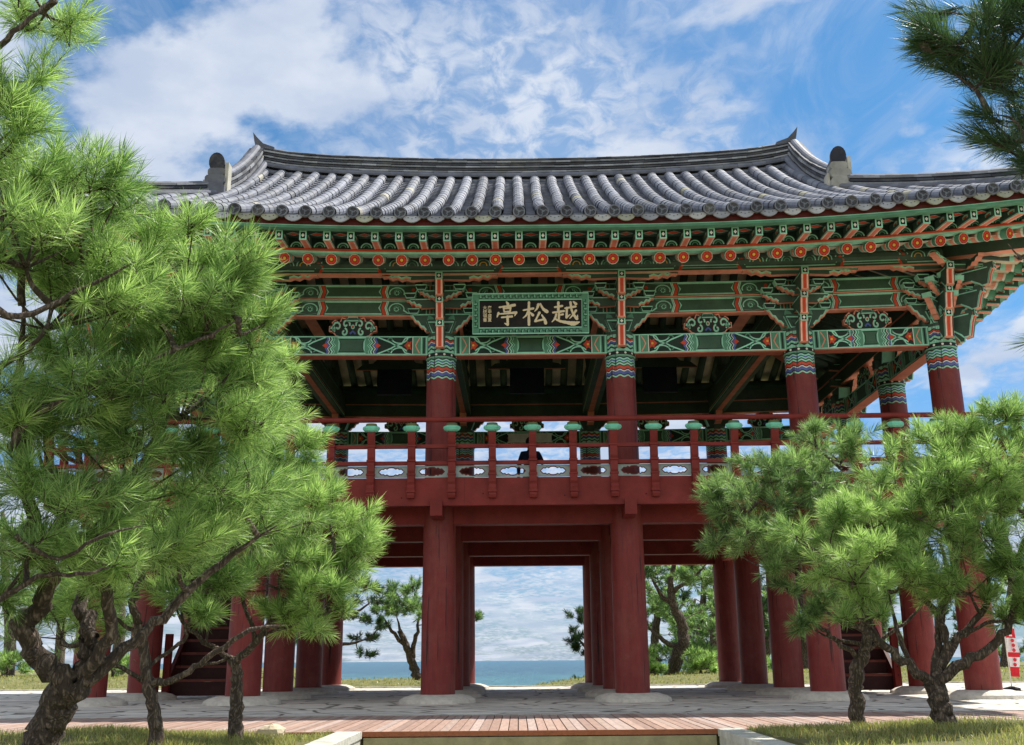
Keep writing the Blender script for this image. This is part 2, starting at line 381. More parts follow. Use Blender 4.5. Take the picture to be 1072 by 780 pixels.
# ---- upper columns with painted heads
ZL0, ZL1 = 5.59, 5.93      # lintel bottom and top
def upper_column(hz):
    m = MB(); r = 0.25; n = 66
    m.lathe((0, 0, 0), [(0.258, 3.33), (0.252, 4.4), (r, 5.10 + hz)], n, 'red')
    def ring(z, am, ph, k=11, rr=r): return [Vector((rr * math.cos(2 * math.pi * j / n), rr * math.sin(2 * math.pi * j / n), z + hz + am * math.cos(k * 2 * math.pi * j / n + ph))) for j in range(n)]
    P3 = math.pi
    seq = [(5.10, .0, 0), (5.145, .014, 0), (5.17, .015, 0), (5.19, .015, 0), (5.245, .015, 0), (5.262, .015, 0), (5.282, .015, 0), (5.332, .015, 0), (5.35, .015, 0), (5.38, .015, 0), (5.40, .015, 0), (5.425, .014, 0), (5.45, .014, 0), (5.475, .012, 0), (5.50, .008, 0), (5.52, .0, 0)]
    cs = ['red', 'lg', 'dg2', 'blu', 'wht', 'blk', 'ver', 'blk', 'lg', 'dg2', 'lg', 'blu', 'lg', 'dg2', 'mg']
    rs = [ring(*q) for q in seq]
    for i, c in enumerate(cs): m.quads(rs[i:i + 2], c)
    m.lathe((0, 0, 0), [(.25, 5.52 + hz), (.266, 5.53 + hz), (.266, 5.595 + hz), (.25, 5.605 + hz)], n, ['lg', 'blk', 'lg', 'lg'])
    for k in range(12):
        a = 2 * math.pi * k / 12 + .26
        T = plane((.267 * math.cos(a), .267 * math.sin(a), 5.563 + hz), (-math.sin(a), math.cos(a), 0), (0, 0, 1)); m.disc((0, 0), .022, T, 'wht', .002, 8)
    seq = [(5.605, 0, 0), (5.65, .016, 0), (5.68, .016, 0), (5.72, .016, 0), (5.735, .016, 0), (5.775, .016, 0), (5.79, .016, 0), (5.83, .016, 0), (5.85, .016, 0), (5.90, 0, 0), (5.96, 0, 0)]
    cs = ['lg', 'dg2', 'lg', 'blk', 'blu', 'wht', 'ver', 'blk', 'lg', 'dg']
    rs = [ring(*q) for q in seq]
    for i, c in enumerate(cs): m.quads(rs[i:i + 2], c)
    m.face(rs[-1], 'dg')
    return m
UP = [(x, y) for y in (YS[0], YS[3]) for x in XS] + [(s * 7.1, y) for s in (-1, 1) for y in YS[1:3]]
cache = {}
for x, y in UP:
    k = round(cl(x), 3)
    if k not in cache: cache[k] = o = part(upper_column(k), 'upper_column', COLM)
    else: o = cache[k].copy(); COL.objects.link(o)
    o.location = Vector((x, y, 0)) - BASE

# ---- painted beams
def curl(m, T, cx, cz, r, sg, o, w=.016, c='lg'):
    m.stroke(spiral(cx, cz, r, 90 if sg > 0 else -90, 0.9, 10, .25, sg), w, T, c, o)
def paint_lintel(m, T, L, h):
    """face painting of the long lintels: T(a, b, o), a in -L/2..L/2, b in 0..h"""
    H = h / 2
    m.fill([(-L / 2, 0.0), (L / 2, 0.0), (L / 2, h), (-L / 2, h)], T, 'mg', .002)
    for s in (-1, 1):
        S = lambda pts: [(s * a, b) for a, b in pts]
        e = L / 2
        c0 = e - 1.02 if L > 2.6 else e - .80       # where the plain middle starts
        # end strip
        m.stroke(S([(e - .03, .02), (e - .03, h - .02)]), .02, T, 'lg', .004); m.stroke(S([(e - .075, .02), (e - .075, h - .02)]), .03, T, 'dg2', .004)
        m.stroke(S([(e - .12, .02), (e - .12, h - .02)]), .02, T, 'lg', .004)
        m.stroke(S([(e - .15, h * .1), (e - .19, h * .3), (e - .22, H), (e - .19, h * .7), (e - .15, h * .9)]), .02, T, 'sal', .004)
        m.stroke(S([(e - .27, .02), (e - .27, h - .02)]), .014, T, 'wht', .004)
        m.fill(S([(e - .28, .02), (e - .28, h - .02), (c0 + .12, h - .02), (c0 + .12, .02)])[::s], T, 'dg2', .003)
        # curls and the orange flower
        x0 = e - .40
        for sg in (-1, 1):
            m.stroke(S(arc(x0 - .10, H + sg * .17, .15, 90 * -sg - 60 * 1, 90 * -sg + 75, 8, .13)), .022, T, 'lg', .005)
            m.stroke(S([(e - .29, H + sg * .16), (e - .40, H + sg * .13), (x0 - .06, H + sg * .03), (x0 - .16, H), (x0 - .26, H - sg * .06), (c0 + .14, H - sg * .15)]), .024, T, 'lg', .0055)
            m.stroke(S(spiral(x0 - .27, H + sg * .095, .055, 0, .8, 9, .3)), .018, T, 'mg', .005)
        m.fill(S([(x0 - .02, H), (x0 + .03, H + .05), (x0 + .02, H + .09), (x0 + .07, H + .055), (x0 + .11, H + .085), (x0 + .095, H), (x0 + .11, H - .085), (x0 + .07, H - .055), (x0 + .02, H - .09), (x0 + .03, H - .05)])[::s], T, 'ver', .006)
        m.disc((s * (x0 + .065), H), .022, T, 'yel', .008, 8)
        m.fill(S([(c0 + .14, H - .045), (c0 + .20, H), (c0 + .14, H + .045), (c0 + .10, H)])[::s], T, 'ver', .0065)
        # chevron bands
        for k, (cc, ww) in enumerate((('blu', .035), ('wht', .012), ('dg2', .02), ('lg', .03), ('blk', .012), ('lg', .014))):
            a = c0 + .12 - (.0, .03, .048, .078, .10, .115)[k]
            m.stroke(S([(a, .015), (a - .02, h * .18), (a + .015, h * .33), (a - .035, H), (a + .015, h * .67), (a - .02, h * .82), (a, h - .015)]), ww, T, cc, .0045 + k * .0003)
    c1 = (L / 2 - 1.02 if L > 2.6 else L / 2 - .80) - .06
    m.stroke([(-c1, .03), (c1, .03), (c1 - .03, .11), (c1 - .03, h - .11), (c1, h - .03), (-c1, h - .03), (-c1 + .03, h - .11), (-c1 + .03, .11)], .02, T, 'lg', .0045, True)
    m.fill([(-c1 + .03, .055), (c1 - .03, .055), (c1 - .06, .13), (c1 - .06, h - .13), (c1 - .03, h - .055), (-c1 + .03, h - .055), (-c1 + .06, h - .13), (-c1 + .06, .13)], T, srgb(66, 98, 80), .0035)
    m.stroke([(-c1 + .03, .055), (c1 - .03, .055), (c1 - .06, .13), (c1 - .06, h - .13), (c1 - .03, h - .055), (-c1 + .03, h - .055), (-c1 + .06, h - .13), (-c1 + .06, .13)], .012, T, 'blk', .005, True)
    m.stroke([(-L / 2, .012), (L / 2, .012)], .02, T, 'lg', .0062); m.stroke([(-L / 2, h - .012), (L / 2, h - .012)], .02, T, 'lg', .0062)
def paint_beam(m, T, L, h):
    """dark green inner beams with a framed middle field between red chevrons"""
    H = h / 2; c1 = min(.50, L * .2)
    m.fill([(-L / 2, 0), (L / 2, 0), (L / 2, h), (-L / 2, h)], T, 'dg', .002)
    m.fill([(-c1, .03), (c1, .03), (c1 - .05, H), (c1, h - .03), (-c1, h - .03), (-c1 + .05, H)], T, srgb(64, 92, 74), .0035)
    m.stroke([(-c1, .03), (c1, .03), (c1 - .05, H), (c1, h - .03), (-c1, h - .03), (-c1 + .05, H)], .026, T, 'lg', .0045, True)
    for s in (-1, 1):
        S = lambda pts: [(s * a, b) for a, b in pts]
        m.stroke(S([(c1 + .05, .01), (c1 + .01, H), (c1 + .05, h - .01)]), .05, T, 'ver', .004)
        m.stroke(S([(c1 + .095, .01), (c1 + .055, H), (c1 + .095, h - .01)]), .014, T, 'wht', .0045)
        m.stroke(S([(c1 + .12, .01), (c1 + .08, H), (c1 + .12, h - .01)]), .022, T, 'lg', .0045)
        m.stroke(S(arc(c1 + .26, h * .42, .13, -20, 200, 9, h * .38)), .02, T, 'lg', .0048)
        m.stroke(S(spiral(c1 + .26, h * .42, .075, 0, 1.2, 12, .25)), .016, T, 'mg', .005)
        m.stroke(S([(c1 + .38, h * .35), (c1 + .46, h * .15), (c1 + .56, h * .3), (c1 + .64, h * .75)]), .024, T, 'lg', .005)
        m.disc((s * (c1 + .55), h * .62), .035, T, 'ver', .005, 8)
        for q in range(7): a = q * .9; m.disc((s * (c1 + .26 + .035 * math.cos(a)), h * .42 + .035 * math.sin(a)), .011, T, 'lg', .0055, 6)
        m.stroke(S([(c1 + .14, h * .12), (c1 + .30, h * .06), (c1 + .44, h * .14)]), .012, T, 'mg', .0049)
        m.stroke(S([(c1 + .14, h * .93), (c1 + .36, h * .86), (c1 + .52, h * .95), (c1 + .70, h * .9)]), .014, T, 'mg', .0049)
        m.stroke(S([(c1 + .66, h * .2), (c1 + .74, h * .5), (c1 + .66, h * .8)]), .016, T, 'mg', .0049)
        if L > 2.4:
            for q in (.78, .84, .90): m.stroke(S([(c1 + q, .02), (c1 + q, h - .02)]), .018, T, ('lg', 'sal', 'mg')[int((q - .78) / .06 + .5)], .0045)
    m.stroke([(-L / 2, h - .01), (L / 2, h - .01)], .016, T, 'lg', .0055)
def side_frames():
    """every bay of the four sides: (origin at bay middle, U, outward normal, bay width, corner raise at both ends)"""
    out = []
    for i in range(5):
        a, b = XS[i], XS[i + 1]
        out.append(('F', Vector(((a + b) / 2, 0, 0)), Vector((1, 0, 0)), b - a, cl(a), cl(b)))
        out.append(('B', Vector(((a + b) / 2, 7.7, 0)), Vector((-1, 0, 0)), b - a, cl(b), cl(a)))
    for j in range(3):
        a, b = YS[j], YS[j + 1]
        out.append(('R', Vector((7.1, (a + b) / 2, 0)), Vector((0, 1, 0)), b - a, cl(7.1), cl(7.1)))
        out.append(('L', Vector((-7.1, (a + b) / 2, 0)), Vector((0, -1, 0)), b - a, cl(7.1), cl(7.1)))
    return out
for side, O, U, bw, ra, rb in side_frames():
    Nn = U.cross(Vector((0, 0, 1)))        # outwards
    tilt = (rb - ra) / bw; rz = (ra + rb) / 2
    def FT(n0):
        return lambda a, b, t: O + U * a + Vector((0, 0, rz + tilt * a + b)) + Nn * (n0 + t)
    L = bw - 0.44
    m = MB(); T = FT(0)
    m.box((-L / 2, -.11, ZL0), (L / 2, .11, ZL1), 'dg', lambda i, j, k: T(i, k, -j), cols=dict(bottom='sal'))
    P = lambda a, b, t: T(a, ZL0 + b, .11 + t)
    paint_lintel(m, P, L, ZL1 - ZL0)
    Pb = lambda a, b, t: T(-a, ZL0 + b, -.11 - t)
    paint_lintel(m, Pb, L, ZL1 - ZL0)
    m.box((-L / 2, -.12, ZL0 - .018), (L / 2, .12, ZL0 - .002), srgb(196, 112, 92), lambda i, j, k: T(i, k, -j))
    part(m, 'lintel')
    for z0, z1 in ((6.32, 6.60), (6.63, 6.89)):
        m = MB(); LB = bw - .02
        m.box((-LB / 2, -.07, z0), (LB / 2, .07, z1), 'dg', lambda i, j, k: T(i, k, -j))
        paint_beam(m, (lambda a, b, t: T(a, z0 + b, .07 + t)), LB, z1 - z0)
        m.box((-LB / 2, -.09, z0 - .02), (LB / 2, .09, z0 - .001), 'sal', lambda i, j, k: T(i, k, -j))
        part(m, 'wall_beam')
    # wavy hanging valance under the lintel of the rear and the sides is carved board (nakyang)
    # flower strut on the lintel
    m = MB(); G = lambda a, b, t: T(a, ZL1 + b * 1.28, t)
    half = [(.10, 0), (.13, .035), (.20, .0), (.30, .025), (.36, .085), (.42, .09), (.42, .155), (.36, .165), (.375, .21), (.32, .25), (.26, .215), (.22, .235), (.20, .28), (.13, .265), (.09, .29)]
    sil = [(a, b) for a, b in half] + [(-a, b) for a, b in reversed(half)]
    m.prism(sil, G, -.04, .04, 'dg2', 'sal')
    for fs in (1, -1):
        GG = (lambda a, b, t: G(fs * a, b, fs * t))
        m.stroke([(a * .97, b) for a, b in sil], .018, GG, 'sal', .0415, True)
        for s in (-1, 1):
            for (cx, cz, r, a0, tn, sg) in ((.27, .155, .085, -60, 1.1, 1), (.12, .19, .07, 200, 1.0, -1), (.15, .075, .06, 100, 1.0, 1), (.34, .12, .04, 0, .9, 1)):
                m.stroke([(s * a, b) for a, b in spiral(cx, cz, r * 1.08, a0, tn, 11, .2, sg)], .052, GG, 'redd', .0423); m.stroke([(s * a, b) for a, b in spiral(cx, cz, r, a0, tn, 11, .2, sg)], .028, GG, 'lg', .0435)
        m.stroke([(-.05, .05), (0, .09), (.05, .05)], .03, GG, 'blu', .044); m.disc((0, .15), .035, GG, 'lg', .044, 8); m.disc((0, .15), .02, GG, 'ver', .0455, 8)
    m.box((-.11, .22, -.07), (.11, .295, .07), 'dg', lambda i, j, k: G(i, j, k)); m.stroke([(-.10, .23), (.10, .23), (.08, .285), (-.08, .285)], .016, (lambda a, b, t: G(a, b, .07 + t)), 'lg', .002, True)
    part(m, 'flower_strut')
    # eaves purlin with its painted bearer
    m = MB(); LB = bw; n0 = .45
    ext = .0
    m.box((-LB / 2, n0 - .07, 6.93), (LB / 2, n0 + .07, 7.02), 'dg', lambda i, j, k: T(i, k, j))
    m.box((-LB / 2, n0 - .085, 6.91), (LB / 2, n0 + .085, 6.929), 'sal', lambda i, j, k: T(i, k, j))
    m.tube([T(-LB / 2, 7.11, n0), T(LB / 2, 7.11, n0)], .125, 12, 'dg')
    Q = lambda a, b, t: T(a, 6.93 + b, n0 + .07 + t)
    c1 = min(.52, LB * .22)
    for s in (-1, 1):
        S = lambda pts: [(s * a, b) for a, b in pts]
        QT = lambda a, b, t: T(a, 7.11 + b, n0 + math.sqrt(max(.0, .125 ** 2 - b * b)) + t)
        m.stroke(S([(c1, .0), (c1 - .04, .09)]), .05, Q, 'ver', .003); m.stroke(S([(c1 - .04, -.09), (c1 + .03, 0), (c1 - .02, .08)]), .05, QT, 'ver', .003)
        m.stroke(S([(c1 - .05, -.10), (c1 - .03, 0), (c1 - .08, .08)]), .02, QT, 'lg', .003)
        m.stroke(S([(c1 + .08, -.10), (c1 + .10, 0), (c1 + .05, .08)]), .02, QT, 'lg', .003)
        for q, (cx, r) in enumerate(((.28, .09), (.55, .08), (.8, .07))):
            if c1 + cx + r < LB / 2:
                m.stroke(S(arc(c1 + cx, -.06, r * 1.3, 0, 180, 7, r * 1.3)), .018, QT, 'lg', .003); m.stroke(S(arc(c1 + cx, -.06, r * .7, 0, 180, 6, r * .7)), .016, QT, 'mg' if q else 'yel', .003)
        m.stroke(S([(c1 + .1, .045), (LB / 2, .045)]), .02, Q, 'lg', .003)
    m.stroke([(-c1 + .03, .045), (c1 - .03, .045)], .012, Q, 'lg', .003); m.stroke([(-c1 + .03, -.095), (c1 - .03, -.095)], .02, (lambda a, b, t: T(a, 7.11 + b, n0 + .085 + t)), 'lg', .003)
    part(m, 'eaves_purlin')

# ---- brackets
def wavy(a, b, amp=.018, n=6):
    """slanting scalloped edge from a to b"""
    out = []
    for i in range(n + 1):
        t = i / n; x = a[0] + (b[0] - a[0]) * t; z = a[1] + (b[1] - a[1]) * t
        out.append((x, z + (amp if i % 2 else -amp) * (0 < i < n)))
    return out
def bracket(diag=False):
    """built round the origin, outwards is -Y; z true"""
    core = MB(); sub = []
    k = 1.35 if diag else 1.0
    TY = lambda a, b, t: Vector((t, -a * k, b))
    for (n, z0, z1, w) in ((.42, 5.64, 6.06, .075), (.56, 6.10, 6.44, .07), (.72, 6.47, 6.80, .065)):
        h = z1 - z0
        poly = [(-.30, z0 + h * .55), (.10, z0 + h * .45), (n - .22, z0 + h * .38), (n - .12, z0 + h * .12), (n - .09, z0), (n - .02, z0 + .01), (n, z0 + h * .3), (n + .02, z0 + h * .6), (n + .05, z0 + h * .85), (n + .05, z1), (-.30, z1)]
        rim = {i: 'sal' for i in (3, 4, 5, 6, 7, 8)}; rim[2] = 'sal'; rim[0] = rim[1] = 'sal'
        core.prism(poly, TY, -w, w, 'dg', 'dg', 'dg', rim)
        for sg in (1, -1):
            TS = (lambda a, b, t, sg=sg: Vector((sg * (w + t), -a * k, b))); core.stroke([(a, b) for a, b in poly[2:9]], .022, TS, 'lg', .002); core.stroke([(-.2, z1 - .03), (n, z1 - .03)], .02, TS, 'lg', .002)
        # stripes down the tongue
        pts = [(n - .02, z0 + .02), (n, z0 + h * .3), (n + .02, z0 + h * .6), (n + .05, z0 + h * .85)]
        for xo, cc, ww in ((0, 'ver', .05), (-.045, 'wht', .012), (.045, 'wht', .012), (.07, 'dg2', .014), (-.07, 'dg2', .014)):
            for p, q in zip(pts[:-1], pts[1:]):
                core.face([TY(p[0] + .002, p[1], xo - ww / 2), TY(q[0] + .002, q[1], xo - ww / 2), TY(q[0] + .002, q[1], xo + ww / 2), TY(p[0] + .002, p[1], xo + ww / 2)], cc)
        # rosette box on the nose
        bx = MB(); bx.box((-.062, -k * (n + .075), z1 - .07), (.062, -k * n + .06, z1 + .055), 'dg', cols=dict(front='lg', bottom='sal'))
        TF = lambda a, b, t: Vector((a, -k * (n + .075) - t, z1 - .007 + b))
        bx.fill([(-.04, -.042), (.04, -.042), (.04, .042), (-.04, .042)], TF, 'blk', .002)
        for q in range(4): bx.disc((.014 * (1, -1, 0, 0)[q], .016 * (0, 0, 1, -1)[q]), .013, TF, 'wht', .0035 + q * .0004, 7)
        sub.append(('nose_block', bx))
    # cap block
    c = MB(); prof = [(-.17, 5.95), (.17, 5.95), (.26, 6.18), (.21, 6.21), (-.21, 6.21), (-.26, 6.18)]
    TX = lambda a, b, t: Vector((a, -t, b))
    c.prism(prof, TX, -.2, .2, 'dg', 'lg')
    c.stroke([(-.145, 5.97), (.145, 5.97), (.22, 6.16), (-.22, 6.16)], .024, TX, 'lg', .203, True); c.stroke([(-.10, 6.01), (.10, 6.01), (.14, 6.12), (-.14, 6.12)], .012, TX, 'blk', .203, True)
    for s in (-1, 1): c.prism([(s * .12, 6.21), (s * .24, 6.21), (s * .22, 6.29), (s * .14, 6.25)][::s], TX, .12, .2, 'mg', 'lg')
    sub.append(('cap_block', c))
    # side arms with scalloped undersides, each carrying small blocks
    for (n, zt, zb, x0, x1, th, sx) in ((.10, 6.33, 6.00, .26, .54, .05, .48), (.34, 6.68, 6.50, .10, .36, .05, .33), (.45, 6.925, 6.82, .50, .98, .055, None), (.20, 6.58, 6.40, .34, .60, .04, .53)):
        a = MB()
        for s in (-1, 1):
            edge = wavy((x0, zb), (x1, zt - .05))
            poly = [(0.0, zt), (0.0, zb + .02)] + edge + [(x1 + .02, zt)]
            poly = [(s * p, q) for p, q in poly][::s]
            TT = lambda aa, b, t: Vector((aa, -(n + t), b))
            ne = len(edge); npoly = len(poly)
            rc = {i: 'dg' for i in range(npoly)}
            a.prism(poly, TT, -th, th, 'dg', 'sal')
            a.stroke([(s * p, q + .034) for p, q in edge], .034, TT, 'lg', th + .002); a.stroke([(s * p, q + .008) for p, q in edge], .02, TT, 'sal', th + .003)
            a.stroke([(0, zt - .015), (s * x1, zt - .015)], .02, TT, 'lg', th + .002)
            if sx:
                b0 = [(s * sx - .07, zt + .002), (s * sx + .07, zt + .002), (s * sx + .10, zt + .085), (s * sx - .10, zt + .085)]
                a.prism(b0, TT, -.08, .08, 'dg2', 'lg'); a.stroke(b0, .02, TT, 'lg', .083, True)
        sub.append(('bracket_arm', a))
    return core, sub
def put_bracket(x, y, rz, diag=False):
    k = ('d' if diag else 'n')
    if k not in cache:
        core, sub = bracket(diag); o = core.build('bracket', PAINT, PAV)
        for nm, s in sub: s.build(nm, PAINT, o)
        cache[k] = o; c = o
    else:
        o = cache[k]; c = o.copy(); COL.objects.link(c)
        for ch in o.children: d = ch.copy(); COL.objects.link(d); d.parent = c
    c.location = Vector((x, y, cl(x))) - BASE; c.rotation_euler.z = rz
for x in XS:
    put_bracket(x, 0, 0); put_bracket(x, 7.7, math.pi)
for y in YS:
    put_bracket(7.1, y, math.pi / 2); put_bracket(-7.1, y, -math.pi / 2)
for sx, sy, a in ((1, 0, math.pi / 4), (-1, 0, -math.pi / 4), (1, 1, math.pi * .75), (-1, 1, -math.pi * .75)):
    put_bracket(sx * 7.1, sy * 7.7, a, True)
# the same brackets show their inner noses inside the hall
for x in XS[1:-1]:
    m = MB()
    for s, y in ((1, 0), (-1, 7.7)):
        m.prism([(0, 6.0), (.5, 6.05), (.62, 6.2), (.62, 6.34), (0, 6.34)], (lambda a, b, t: Vector((x + t, y + s * a, b))), -.08, .08, 'dg', 'sal')
    part(m, 'inner_bracket')

# ---- great cross beams and the roof frame inside
for x in XS[1:-1]:
    m = MB(); z0, z1 = 6.30, 6.86
    m.box((x - .17, .2, z0), (x + .17, 7.5, z1), 'dg'); m.box((x - .06, .25, z0 - .012), (x + .06, 7.45, z0 - .001), srgb(206, 122, 100))
    for s in (-1, 1):
        TT = (lambda a, b, t: Vector((x + s * (.17 + t), a, b)))
        m.stroke([(.3, z0 + .04), (7.4, z0 + .04)], .03, TT, 'lg', .003); m.stroke([(.3, z0 + .09), (7.4, z0 + .09)], .016, TT, 'sal', .003)
        m.stroke([(1.2, z0 + .16), (6.5, z0 + .16), (6.4, z1 - .1), (1.3, z1 - .1)], .03, TT, 'mg', .003, True)
    part(m, 'great_beam')
    m = MB(); m.box((x - .13, 1.35, 7.55), (x + .13, 6.35, 7.95), 'dg', cols=dict(bottom='sal')); part(m, 'upper_cross_beam')
    for y in (1.4, 6.3):
        m = MB(); m.lathe((x, y, 0), [(.16, 6.86), (.2, 7.0), (.14, 7.2), (.18, 7.55)], 10, 'dg'); part(m, 'king_post')
for y in (1.4, 6.3):
    for (z0, z1, w) in ((7.72, 7.98, .07),):
        m = MB(); m.box((-6.9, y - w, z0), (6.9, y + w, z1), 'dg', cols=dict(bottom='sal')); m.tube([(-6.9, y, 8.08), (6.9, y, 8.08)], .13, 10, 'dg')
        s = -1 if y > 3 else 1
        for q in range(-4, 5):
            T = plane((q * 1.545, y + s * -.0705, z0), (1 if s > 0 else 1, 0, 0), (0, 0, 1)) if y > 3 else plane((q * 1.545, y + .0705, z0), (-1, 0, 0), (0, 0, 1))
            m.stroke([(-.5, .04), (.5, .04), (.45, .22), (-.45, .22)], .03, T, 'mg', .002, True); m.stroke(spiral(.64, .13, .09, 0, 1.1, 9), .02, T, 'mg', .002); m.stroke(spiral(-.64, .13, .09, 180, 1.1, 9, .25, -1), .02, T, 'mg', .002)
        part(m, 'middle_purlin')
m = MB(); m.tube([(-6.3, CY, 9.45), (6.3, CY, 9.45)], .16, 10, 'dg'); m.box((-6.3, CY - .08, 9.05), (6.3, CY + .08, 9.28), 'dg', cols=dict(bottom='sal')); part(m, 'ridge_purlin')
# carved cloud struts standing on the rear middle purlin line
for x in (-3.1, 0, 3.1):
    m = MB(); pts = [(-.9, 0), (-.75, .12), (-.5, .16), (-.4, .26), (.4, .26), (.5, .16), (.75, .12), (.9, 0)]
    T = lambda a, b, t: Vector((x + a, 6.1 - t, 7.1 + b)); m.prism(pts, T, -.04, .04, 'dg', 'sal'); m.box((-.4, -.6, -.05), (.4, .0, .05), 'navy', lambda i, j, k: T(i, j, k)); part(m, 'carved_board')
def merge(A, B): b = len(A.v); A.v += B.v; A.f += [tuple(i + b for i in f) for f in B.f]; A.c += B.c
# ============================================================ ROOF
def SP(side, u, s, z):
    if side == 'F': return Vector((u, CY - HY + s, z))
    if side == 'B': return Vector((-u, CY + HY - s, z))
    if side == 'R': return Vector((HX - s, CY + u, z))
    return Vector((-HX + s, CY - u, z))
def half(side): return HX if side in 'FB' else HY
def zroof(side, u, s):
    d = half(side) - abs(u)
    z = 7.25 + .48 * s + .0195 * s * s + lift(max(d, 0), s)
    if side in 'FB': z += .22 * min(1.0, abs(u) / 6.0) ** 2.2 * (s / HY) ** 3
    return z
def smax(side, u):
    d = half(side) - abs(u)
    if side in 'FB': return HY - .12 if abs(u) < 5.95 else max(d, 0)
    return min(max(d, 0), 3.5)
def tile_rows(side):
    cov = MB(); H = half(side); sp = .372; n = int((H - .1) / sp)
    us = [sp * (k + .5) for k in range(-n, n)]
    g1, g2, g3 = srgb(116, 120, 132), srgb(104, 108, 120), srgb(126, 129, 138)
    rnd = random.Random(side)
    for u in us:
        sm = smax(side, u)
        if sm < .3: continue
        s = -.06; seg = .30; first = True; jz = rnd.uniform(-.008, .008); col0 = rnd.uniform(.78, 1.2); wob = 0
        while s < sm - .02:
            e = min(s + seg, sm); q_ = col0 * rnd.uniform(.93, 1.08); cc = tuple(c * q_ for c in rnd.choice((g1, g1, g1, g2, g3)))
            if rnd.random() < .035: cc = rnd.choice((srgb(150, 148, 136), srgb(84, 86, 92), srgb(140, 138, 118)))
            rings = []
            wob = wob * .8 + rnd.uniform(-.008, .008); ju = wob
            for (q, r) in ((s, .114), (e + .02, .106)):
                zz = zroof(side, u, max(q, 0)) + (q if q < 0 else 0) * .48 + jz
                rings.append([SP(side, u + ju + r * math.cos(a), q + r * .35 * math.sin(a) * 0, zz + .035 + r * math.sin(a)) for a in [math.pi * (k / 9 * 1.24 - .12) for k in range(10)]])
            cov.quads(rings, cc, False)
            s = e
    # pan tiles between: stepped concave strips
    for k in range(len(us) + 1):
        u0 = us[0] - sp / 2 + k * sp if k else us[0] - sp / 2
        uc = us[0] - sp / 2 + k * sp
        sm = max(smax(side, uc - .1 * (1 if uc > 0 else -1)), .2)
        s = -.02; st = .17
        while s < sm:
            e = min(s + st, sm); q_ = rnd.uniform(.75, 1.05); cc = tuple(c * q_ for c in g2); rr = []
            for q, dz in ((s, .028), (e, .0)):
                zz = zroof(side, uc, max(q, 0))
                rr.append([SP(side, uc + a * .135, q, zz + dz - .03 + .045 * a * a) for a in (-1, -.5, 0, .5, 1)])
            lip = [p - Vector((0, 0, .022)) for p in rr[0]]
            cov.quads([lip] + rr, cc, False); s = e
    return cov, us
ROOF = None
for side in 'FBRL':
    cov, us = tile_rows(side); ends = []
    # eave end tiles: round discs with a moulded emblem, and the hanging crescent plates
    for u in us:
        m = MB(); z = zroof(side, u, 0) + .025; T = lambda a, b, t: SP(side, u + a, -.07 - t, z + b)
        n = 16; ring = lambda r, t: [T(r * math.cos(2 * math.pi * k / n), r * math.sin(2 * math.pi * k / n), t) for k in range(n)]
        g = srgb(112, 116, 126); gd = srgb(60, 62, 70)
        m.quads([ring(.094, -.05), ring(.098, .012), ring(.08, .014), ring(.076, .002)], g); m.face(ring(.076, .002), gd)
        m.disc((0, 0), .02, T, g, .008, 8)
        for k in range(3): m.stroke(spiral(.04 * math.cos(k * 2.1), .04 * math.sin(k * 2.1), .03, k * 120, .6, 6), .014, T, g, .007)
        ends.append(('round_end_tile', m))
    for k in range(len(us) - 1):
        u = (us[k] + us[k + 1]) / 2; z = zroof(side, u, 0) - .02
        m = MB(); T = lambda a, b, t: SP(side, u + a, -.03 - t + b * .25, z + b)
        pts = [(-.17, .03), (-.155, -.02), (-.12, -.07), (-.07, -.105), (-.025, -.122), (.025, -.122), (.07, -.105), (.12, -.07), (.155, -.02), (.17, .03), (.09, 0), (0, -.012), (-.09, 0)]
        cc = random.choice((srgb(162, 164, 168), srgb(148, 150, 156), srgb(170, 170, 168), srgb(158, 160, 142)))
        m.prism(pts, T, -.02, .008, cc); m.disc((-.06, -.035), .011, T, gd, .01, 6); m.disc((.06, -.035), .011, T, gd, .01, 6); m.disc((0, -.055), .014, T, g, .01, 6)
        ends.append(('drip_tile', m))
    if side in 'BL':
        for nm, e in ends: merge(cov, e)
    o = part(cov, 'tiled_slope', TILE, smooth=False)
    if side in 'FR':
        for nm, e in ends: part(e, nm, TILE, parent=o)

